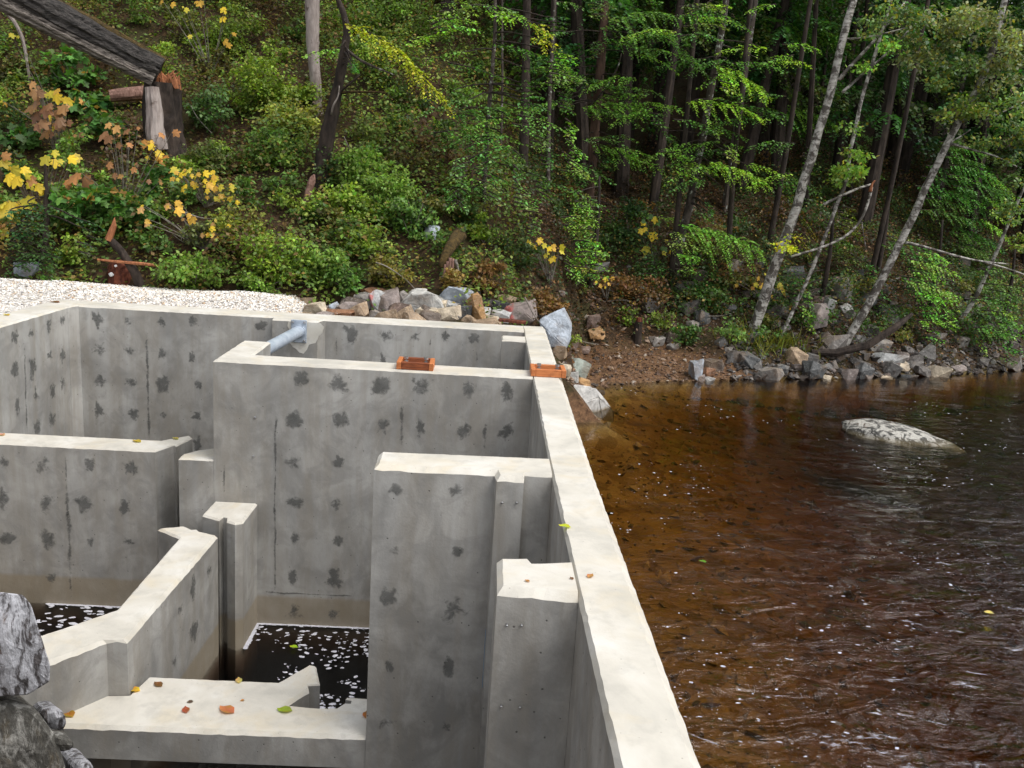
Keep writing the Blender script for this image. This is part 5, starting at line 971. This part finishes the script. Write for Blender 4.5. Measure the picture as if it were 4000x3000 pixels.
b = hit(*r6(300, 1280)); tag(mesh('broken_stick', *tube([PY(*r6(290, 1285), b[1]), PY(*r6(380, 1225), b[1] + .02), PY(*r6(465, 1165), b[1] + .03)], [.022, .02, .015], 6, .2), BARK_R, loc=b), 'brown stick poking up at the end of the gravel', 'stick')
# root wad with red splinters above the rock pile
b = hit(*r6(1660, 1130)); RW2 = thing('root_wad', 'mossy overhanging root with hanging red splinters above the rocks', 'stump', b); yb = b[1]
limb(RW2, [PY(*r6(u, v), yb + dd) for u, v, dd in ((1760, 700, .5), (1690, 780, .2), (1640, 880, 0), (1590, 980, -.05))], .12, .05, MOSS, 'mossy_root', 9)
for u, v, u2, v2 in ((1680, 900, 1660, 1120), (1660, 930, 1630, 1150), (1700, 910, 1690, 1080), (1640, 960, 1610, 1080), (1720, 920, 1755, 1030)): limb(RW2, [PY(*r6(u, v), yb - .05), PY(*r6((u + u2) / 2 + 5, (v + v2) / 2), yb - .08), PY(*r6(u2, v2), yb - .1)], .032, .008, PINKWOOD if u2 < 1700 else TWIG, 'splinter', 5)
# stump like rock post on the bank
b = hit(*z7(1220, 500)); PS = thing('old_post', 'dark weathered stump with a red cut top in the bank', 'stump', b); m_ = mpp(b)
V, Fc = tube([b - [0, 0, .15], PY(*z7(1215, 400), b[1]), PY(*z7(1235, 290), b[1])], [50 * .3617 * m_ * 1.1, 50 * .3617 * m_, 38 * .3617 * m_], 10, .2); mesh('stem', V, Fc, BARK_D, PS); V, Fc = tube([PY(*z7(1235, 295), b[1]), PY(*z7(1240, 250), b[1])], [38 * .3617 * m_, 30 * .3617 * m_], 10, .2); mesh('cut_top', V, Fc, REDROT, PS)
# fallen dark log on the right shore
b = PY(*q5(1250, 400), PB3[-1][1] - .6); tag(mesh('driftwood_log', *tube([PY(*q5(900, 435), b[1]), PY(*q5(1050, 440), b[1]), PY(*q5(1250, 390), b[1]), PY(*q5(1420, 280), b[1] + .1), PY(*q5(1520, 200), b[1] + .3)], [.05, .075, .08, .07, .04], 8, .25), BARK_D, loc=b), 'dark log lying on the shore under the leaning birch', 'log')

# ================================================================== SHRUBS
def shrub(name, label, px, rx, ry, n_, col, size=.055, tpl=DIAMOND, alt=None, frac=0., lift=.35, dpt=.7, clumps=None, stems=5, group=None, fwd=.2, cat='shrub', var=.3):
    b = hit(px[0], px[1] + ry * .55); k_ = mpp(b); c = PY(px[0], px[1], b[1] - fwd); t = thing(name, label, cat, b, group)
    n_ = int(n_ * 1.35); size *= 1.3; V_, c_ = bush(c, (rx * k_, rx * k_ * dpt, ry * k_), n_, size, tpl, clumps or max(8, n_ // 60), col, alt, frac, var=var); quads('foliage', V_, len(tpl), LEAF, c_, t)
    ps = []
    for _ in range(stems): e = c + rdir(1)[0] * np.array([rx, rx * dpt, ry]) * k_ * .75; ps.append(tube(smoothpath([b - [0, 0, .1], (b + e) / 2 + rng.normal(size=3) * .07, e], 3), np.linspace(.012, .004, 7), 5))
    mesh('stems', *join(ps), TWIG, t); return t
G1, G2, G3, OL = (.18, .27, .04), (.14, .23, .045), (.085, .165, .036), (.20, .225, .045)
for a in [('bright green bush spreading over the slope above the gravel', (1080, 1000), 190, 120, 2600, G1, .05), ('yellow green bush beside the short split stump', (930, 900), 130, 110, 1500, OL, .05), ('green bush between the gravel and the rock pile', (1240, 1040), 140, 110, 1600, G2, .05), ('leafy bush right behind the gravel edge', (760, 1060), 160, 80, 1500, G2, .05),
          ('low bush above the end of the gravel', (1010, 1110), 120, 60, 800, G2, .045), ('bright yellow green bush left of the pale trunk', (1010, 330), 130, 140, 1900, (.135, .20, .025), .055), ('tall lime bush under the top edge left of the pale trunk', (900, 130), 140, 130, 1700, (.12, .175, .028), .055), ('green bush at the top right of the pale trunk', (1400, 60), 150, 100, 1500, G2, .055),
          ('mid green bush at the top beside the yellow bough', (1600, 60), 150, 100, 1400, G2, .055), ('yellow green bush at the foot of the pale trunk', (1130, 470), 150, 110, 1600, OL, .055), ('green shrub left of the dark leaning trunk', (1090, 590), 140, 90, 1200, G3, .05), ('leafy green shrub right of the dark leaning trunk', (1400, 660), 120, 90, 1200, G2, .055),
          ('olive shrub below the yellow bough', (1450, 560), 130, 90, 1100, (.085, .115, .025), .055), ('bright shrub in the middle of the slope', (1370, 790), 110, 100, 1200, G1, .055), ('olive shrub right of the middle of the slope', (1520, 740), 150, 110, 1500, G2, .05), ('green shrub above the lone grey rock', (1600, 850), 130, 90, 1100, G3, .05),
          ('shaded shrub below the hollow behind the bough', (1800, 360), 90, 60, 600, G2, .055), ('small bright shrub left of the slim lichen trunk', (1880, 900), 50, 90, 330, (.13, .20, .025), .055), ('yellowish shrub over the rock pile', (1520, 1060), 110, 70, 700, (.14, .13, .03), .055), ('green shrub above the rock pile left side', (1350, 1090), 90, 70, 600, G3, .05),
          ('low shrub hanging over the corner boulder', (2200, 1290), 70, 60, 380, (.15, .19, .03), .045), ('rusty brown fern bush over the wall corner', (2130, 1190), 110, 60, 700, (.15, .085, .03), .05), ('brown autumn shrub in the middle bank', (2480, 1120), 160, 80, 1100, (.145, .08, .03), .055), ('reddish brown shrub right of the bare root', (1900, 1080), 100, 80, 700, (.13, .075, .028), .055),
          ('tan autumn shrub left of the reddish brown one', (1760, 1090), 60, 70, 300, (.17, .12, .035), .055), ('light leafed shrub over the bank stump', (2460, 1230), 70, 40, 220, (.16, .24, .04), .05), ('pale leafed shrub hanging in the middle bank', (2600, 1250), 80, 40, 260, (.14, .19, .04), .05), ('dark green shrub above the brown autumn shrub', (2460, 870), 90, 120, 900, DRK, .055),
          ('grey green bush at the upper left of the pale trunk', (820, 420), 90, 130, 900, (.06, .115, .035), .055), ('dim green bush by the hollow under the stump', (740, 900), 90, 60, 500, (.10, .12, .04), .045), ('dim olive shrub right of the broken stump', (830, 620), 110, 90, 800, (.075, .10, .028), .05), ('shrub high above the log', (290, 40), 90, 60, 500, (.075, .14, .04), .055), ('yellow flecked shrub at the top left of centre', (720, 90), 90, 90, 500, (.10, .12, .025), .06)]:
    shrub('leafy_shrub', *a)
def leafplant(name, label, px, leaves, size, cols, tpl=STAR, jit=0., cat='plant', fwd=.3, foot=None, nrm=(0, -.85, .75)):
    """broad-leaved plant whose leaves are parts"""
    b = hit(*(foot or (px[0], px[1] + 90))); t = thing(name, label, cat, b); V0 = tpl; n_ = len(tpl); stems = []; yb = b[1] - fwd
    leaves = [q for u, v, s in leaves for q in ((u, v, s), (u + rng.normal() * 22, v + rng.normal() * 14, s * rng.uniform(.5, .9)))]
    for k, (u, v, s) in enumerate(leaves):
        p = PY(u, v, yb + rng.uniform(-.15, .15)); d_ = np.array([[rng.normal() * .5, -.3, -.7]]); nn = np.array([nrm]) + rng.normal(size=(1, 3)) * .3
        V = place(V0, p[None], d_, nn, np.array([s * size * .66 * rng.uniform(.85, 1.2)]))[0]; c = np.array(cols[rng.integers(len(cols))]) * rng.uniform(.75, 1.2)
        me_o = mesh('leaf', V, [list(range(n_))], LEAF, t, loc=p); a = me_o.data.attributes.new('tint', 'FLOAT_COLOR', 'POINT')
        a.data.foreach_set('color', np.concatenate([np.r_[c * rng.uniform(.75, 1.2), 1.] for _ in range(n_)]).astype(np.float32)); stems.append(tube(smoothpath([b, (b + p) / 2 + [0, .1, .05], p], 2), np.linspace(.010, .004, 5), 4))
    mesh('stems', *join(stems), TWIG, t); return t
Y1, Y2, YO, BRW = (.60, .44, .035), (.50, .44, .05), (.52, .32, .05), (.20, .11, .06)
T_ = lambda L_: [(*r5_(u, v), s) for u, v, s in L_]
leafplant('devils_club', 'cluster of bright yellow lobed leaves right of the broken stump', (800, 720), T_([(1495, 105, 1), (1555, 160, .6), (1615, 165, .6), (1660, 120, .8), (1510, 200, .8), (1690, 180, .7), (1770, 140, 1.1), (1695, 245, .9), (1800, 240, 1), (1870, 210, 1.3), (1910, 260, .9), (1995, 265, .9), (1590, 270, 1), (1905, 335, 1), (1980, 370, .8), (2035, 350, .8), (1790, 300, .6), (1840, 180, .8)]), .26, [Y1, Y1, Y2, YO], nrm=(0, -.6, 1.))
leafplant('devils_club', 'row of orange yellow leaves sloping down left of the stump foot', (640, 560), [(*u1(u, v), s) for u, v, s in ((1250, 1200, 1), (1300, 1210, .8), (1330, 1240, 1), (1360, 1290, 1), (1400, 1330, 1.2), (1440, 1350, 1.1), (1385, 1370, .8))], .27, [YO, Y1, (.45, .22, .06)])
leafplant('devils_club', 'big yellow leaves with brown edges at the left edge', (120, 720), T_([(20, 40, 1.2), (110, 100, 1.2), (90, 160, 1.2), (170, 190, 1.4), (240, 230, 1.1), (330, 250, 1.2), (380, 300, 1.), (300, 370, 1.9), (140, 420, 1.9), (60, 410, 1.1), (430, 20, 1.3), (480, 40, .9), (600, 10, 1.), (60, 640, 1.1), (10, 620, .9)]), .30, [Y2, Y1, (.42, .33, .05), (.40, .20, .08)], foot=(150, 900))
leafplant('devils_club', 'brown withered drooping leaves below the fallen log', (170, 400), [(*u1(u, v), s) for u, v, s in ((310, 760, 1.3), (330, 830, 1.2), (340, 950, 1.5), (420, 900, 1.3), (500, 940, 1.3), (540, 1010, 1.3), (350, 1030, 1.3), (440, 1110, 1.3), (560, 1050, 1.), (690, 1140, .7), (300, 700, 1.))], .32, [BRW, (.33, .18, .08), (.20, .10, .06)], foot=(220, 620))
leafplant('devils_club', 'yellow and brown leaf group just left of the withered leaves', (200, 360), [(*u1(u, v), s) for u, v, s in ((430, 780, 1.2), (500, 800, 1.2), (560, 830, 1.2), (410, 1010, .8), (490, 1070, .8), (30, 880, .6), (90, 280, .9))], .28, [Y1, Y2, YO], foot=(240, 560))
leafplant('devils_club', 'orange brown leaves in the middle left between green leaves', (430, 520), [(*u1(u, v), s) for u, v, s in ((930, 1130, 1.4), (1030, 1080, 1.), (1120, 1110, .9), (1020, 1230, .7), (1110, 1230, .7), (1380, 1140, 1.), (960, 1400, .8), (1170, 1440, .7), (1290, 1545, .6), (740, 1500, 2.0), (590, 1560, 1.1), (990, 1490, .8))], .27, [(.42, .24, .09), (.36, .17, .07), (.24, .12, .06)], foot=(480, 850))
leafplant('devils_club', 'green leaves with yellow patches left of the bank hemlock', (2540, 900), [(*t7(u, v), s) for u, v, s in ((1240, 540, 1.2), (1235, 670, 1.4), (1170, 790, 1.5), (1290, 800, 1.1), (1375, 830, .7), (1320, 740, .6), (1110, 640, 1.2), (1180, 680, 1.2), (1280, 570, 1.2), (1150, 580, 1.))], .26, [Y1, (.07, .14, .04), Y2, (.07, .14, .04)], foot=(2560, 1040))
leafplant('devils_club', 'small group of yellow leaves above the wall corner', (2140, 960), [(*t7(u, v), s) for u, v, s in ((200, 790, 1.), (250, 720, 1.), (290, 770, 1.), (340, 800, .8), (420, 780, 1.), (410, 830, .8), (370, 880, 1.2), (300, 860, .8))], .23, [Y1, YO, Y2], foot=(2150, 1120))
leafplant('devils_club', 'three orange yellow leaves in the brown shrub of the bank', (2360, 1090), [(*t7(u, v), s) for u, v, s in ((815, 1060, 1.1), (760, 1120, .8), (825, 1115, .7), (1045, 1285, .5), (730, 1300, .7))], .23, [Y1, YO], foot=(2370, 1180))
leafplant('devils_club', 'orange leaves by the foot of the nearest birch', (2980, 1110), [(*t7(u, v), s) for u, v, s in ((2100, 1110, 1.), (2160, 1130, .9), (2140, 1060, 1.), (2190, 1090, .8), (1950, 1120, .6))] + [(*t8(u, v), s) for u, v, s in ((100, 1110, 1.), (40, 1220, .7), (60, 1260, .6), (190, 1330, .5), (120, 1150, .8))], .23, [YO, (.42, .22, .05), Y2], foot=(3020, 1200))
leafplant('devils_club', 'yellow leaves at the top edge left of the pale trunk', (800, 60), [(*u1(u, v), s) for u, v, s in ((1500, 10, 1.), (1610, 60, .8), (1760, 10, 1.2), (1950, 60, 1.1), (1950, 140, 1.2), (1960, 330, 1.1), (1650, 300, .7), (2010, 280, .8))], .25, [Y2, YO, Y1], foot=(820, 300))
leafplant('devils_club', 'yellow and brown leaves low left of the bright bush', (830, 890), T_([(1460, 425, .8), (1520, 400, 1.), (1545, 450, 1.1), (1690, 540, 1.1), (1620, 555, .9), (1270, 560, .9), (1240, 460, .9), (1840, 620, 1.), (1850, 680, 1.), (2030, 700, .7), (1980, 605, .6), (1750, 680, .8)]), .24, [Y1, YO, (.40, .24, .10)], foot=(800, 980))
for lab, px_, rx, ry, n_, sz in [('green lobed leaf thicket under the withered leaves', (330, 800), 150, 90, 420, .13), ('green lobed leaf clump left of the snapped sapling tip', (470, 790), 120, 70, 300, .12), ('light green lobed leaves in front of the stump foot', (430, 500), 110, 60, 230, .12), ('green lobed leaves under the fallen log', (330, 400), 100, 60, 220, .13), ('green lobed leaves at the left edge below the branch', (60, 530), 80, 50, 170, .13), ('green lobed leaves behind the crooked branch', (270, 280), 110, 90, 260, .12),
                                   ('green lobed leaves right of the snapped sapling tip', (540, 840), 80, 40, 120, .12), ('dull green lobed leaves at the foot of the yellow cluster', (610, 700), 70, 70, 120, .12)]:
    shrub('lobed_leaf_bush', lab, px_, rx, ry, n_, (.065, .15, .035), sz, STAR, (.30, .17, .06), .06, clumps=14, fwd=.3)
# grass tuft by the birch
b = hit(*q5(640, 400)); gt = thing('grass_tuft', 'olive grass tuft at the foot of the birches', 'grass', b); n = 420; P = b + rng.normal(size=(n, 3)) * [.45, .2, .0]; P[:, 2] = land(P[:, 0], P[:, 1])
quads('blades', place(np.array([(-.03, 0, 0), (.03, 0, 0), (.02, .6, .05), (0, 1, .2)]), P, np.c_[rng.normal(size=(n, 2)) * .5, np.ones(n)], np.tile([0, -1., .3], (n, 1)) + rng.normal(size=(n, 3)) * .4, rng.uniform(.15, .38, n)), 4, LEAF, tints(n, (.13, .14, .03), .3), gt)['kind'] = 'stuff'
# bare pale twigs
for L_, lab in [([r6(1035, 940), r6(1130, 970), r6(1230, 1040), r6(1310, 1100), r6(1370, 1165)], 'bare pale twig arching over the rock pile'), ([r6(760, 1100), r6(300, 990), r6(270, 860)], None), ([t7(30, 450), t7(130, 760), t7(210, 930), t7(60, 560)], None), ([z7(0, 30), z7(90, 220), z7(180, 330)], 'bare twig over the wall corner boulder'),
                ([z7(480, 380), z7(560, 480), z7(640, 520), z7(800, 540)], 'bare root twig on the earth bank'), ([r5_(1600, 505), r5_(1750, 570), r5_(1930, 558)], 'bare white twig left of the bright bush'), ([t2(760, 1180), t2(800, 1270), t2(830, 1330)], 'bare white twig right of the dark trunk'), ([t3(0, 250), t3(60, 240), t3(110, 235)], None), ([u1(1650, 915), u1(1700, 1020), u1(1830, 1150)], 'bare grey twig right of the broken stump'), ([u1(350, 1170), u1(480, 1280)], None), ([t3(1260, 1040), t3(1310, 1180), t3(1375, 1320)], 'bare white twig left of the lichen flecked hemlock'), ([t7(1650, 1400), t7(1800, 1410), t7(1920, 1370)], 'thin bare branch low over the middle bank')]:
    if not lab: continue
    b = hit(*L_[-1]); y = b[1] - .35; tag(mesh('bare_twig', *tube(smoothpath([PY(*p, y + .04 * k) for k, p in enumerate(L_)], 3), np.linspace(.011, .006, (len(L_) - 1) * 3 + 1), 5, .2), TWIG, loc=PY(*L_[0], y)), lab, 'twig')

# ================================================================== UNDERGROWTH
def cover(name, label, n_, x0, x1, d0, d1, size, pal, pw, hmax, keep, tpl=DIAMOND, up=.5):
    x = rng.uniform(x0, x1, n_); y = rng.uniform(13.6, 25, n_) if d0 is None else np.interp(x, SHX, SHY) + rng.uniform(d0, d1, n_); ok = keep(x, y) > rng.random(n_); x, y = x[ok], y[ok]; n_ = len(x)
    cl = np.clip(fbm(x * 1.1 + 50, y * 1.1) * 1.6 + .25, 0, 1.1) ** 1.5; h_ = (.06 + hmax * 2.4 * cl) * rng.random(n_) ** .7; P = np.c_[x, y, land(x, y) + h_]
    w = np.clip(fbm(x * .9 + 20, y * .9 + 7) * .9 + .5 + rng.normal(size=n_) * .18, 0, .999); c = np.array(pal)[np.searchsorted(np.cumsum(pw), w)] * rng.uniform(.55, 1.35, (n_, 1))
    return tag(quads(name, place(tpl, P, rdir(n_) * [1, 1, .4] + [0, -.2, -.3], np.tile([0, -.45, 1.], (n_, 1)) + rng.normal(size=(n_, 3)) * up, size * rng.uniform(.55, 1.3, n_)), len(tpl), LEAF, c), label, kind='stuff')
def left_ok(x, y): return np.where((x < .9) & (x > -.62 * y - .5), .25 + .9 * np.clip(fbm(x * 1.1 + 50, y * 1.1) * 1.6 + .25, 0, 1), 0.) * np.where((y < 14.2) & (x > -2.2), .35, 1)
cover('undergrowth', 'low leafy undergrowth and moss covering the left slope', 190000, -16, 1.2, None, None, .075, [(.06, .033, .015), (.12, .075, .026), (.10, .105, .026), (.08, .14, .033), (.13, .20, .038), (.20, .25, .045), (.22, .15, .045)], [.12, .14, .17, .2, .2, .11, .061], .42, left_ok)
def right_ok(x, y): d_ = y - np.interp(x, SHX, SHY); return np.where(x < .63 * y + 1, 1., 0.) * np.clip((d_ - np.where(x > 5, .35, 1.4)) / 1.5, 0, 1)
cover('undergrowth', 'dark shrubby undergrowth and leaf litter on the far bank', 115000, .6, 17, .4, 9, .07, [(.03, .018, .010), (.07, .036, .017), (.14, .075, .03), (.03, .042, .014), (.035, .075, .02), (.07, .13, .03), (.2, .15, .04)], [.16, .15, .09, .19, .24, .14, .031], .45, right_ok)
cover('leaf_litter', 'brown fallen leaves scattered on the raw bank', 5000, 1.0, 12, .3, 3.2, .05, [(.15, .07, .03), (.07, .035, .018), (.20, .12, .05), (.05, .03, .016)], [.3, .3, .2, .21], .03, lambda x, y: x * 0 + .8)

# shrubby masses of the slopes, too tangled to count
def thicket(name, label, pts, n_, size):
    A, B = [], []
    for (px_, py_, rx, ry, col) in pts:
        b = hit(px_, py_ + ry * .6); k_ = mpp(b); V_, c_ = bush(PY(px_, py_, b[1] - .1), (rx * k_, rx * k_ * .8, ry * k_), n_, size, clumps=9, col=col, alt=(.22, .15, .04), frac=.05); A.append(V_); B.append(c_)
    return tag(quads(name, np.concatenate(A), 4, LEAF, np.concatenate(B)), label, kind='stuff')
pts = []
for k in range(105):
    px_, py_ = rng.uniform(-50, 2050), rng.uniform(20, 1060)
    if 450 < px_ < 800 and 250 < py_ < 620 or (px_ < 620 and py_ < 330 and abs(py_ - .5 * px_ - 20) < 110) or (py_ > 1000 and px_ < 700): continue
    c = [(.17, .25, .04), (.12, .20, .04), (.08, .15, .034), (.19, .20, .045), (.10, .10, .03), (.055, .10, .028)][rng.choice(6, p=[.2, .25, .2, .12, .08, .15])]
    if px_ > 1500: c = tuple(q * .7 for q in c)
    pts.append((px_, py_, rng.uniform(60, 130), rng.uniform(45, 100), c))
thicket('shrub_thicket', 'tangled mass of small leaved shrubs covering the left slope', pts, 520, .07)
pts = [(rng.uniform(2050, 3950), rng.uniform(560, 1180), rng.uniform(60, 130), rng.uniform(40, 90), [(.04, .08, .022), (.07, .13, .032), (.10, .115, .03), (.13, .075, .03)][rng.integers(4)]) for k in range(60)]
pts += [(rng.uniform(2680, 3980), rng.uniform(1090, 1330), rng.uniform(50, 110), rng.uniform(30, 65), [(.07, .14, .035), (.10, .17, .04), (.05, .10, .028), (.12, .13, .035)][rng.integers(4)]) for k in range(30)]
thicket('shrub_thicket', 'dim tangle of low shrubs under the trees of the far bank', pts, 330, .07)
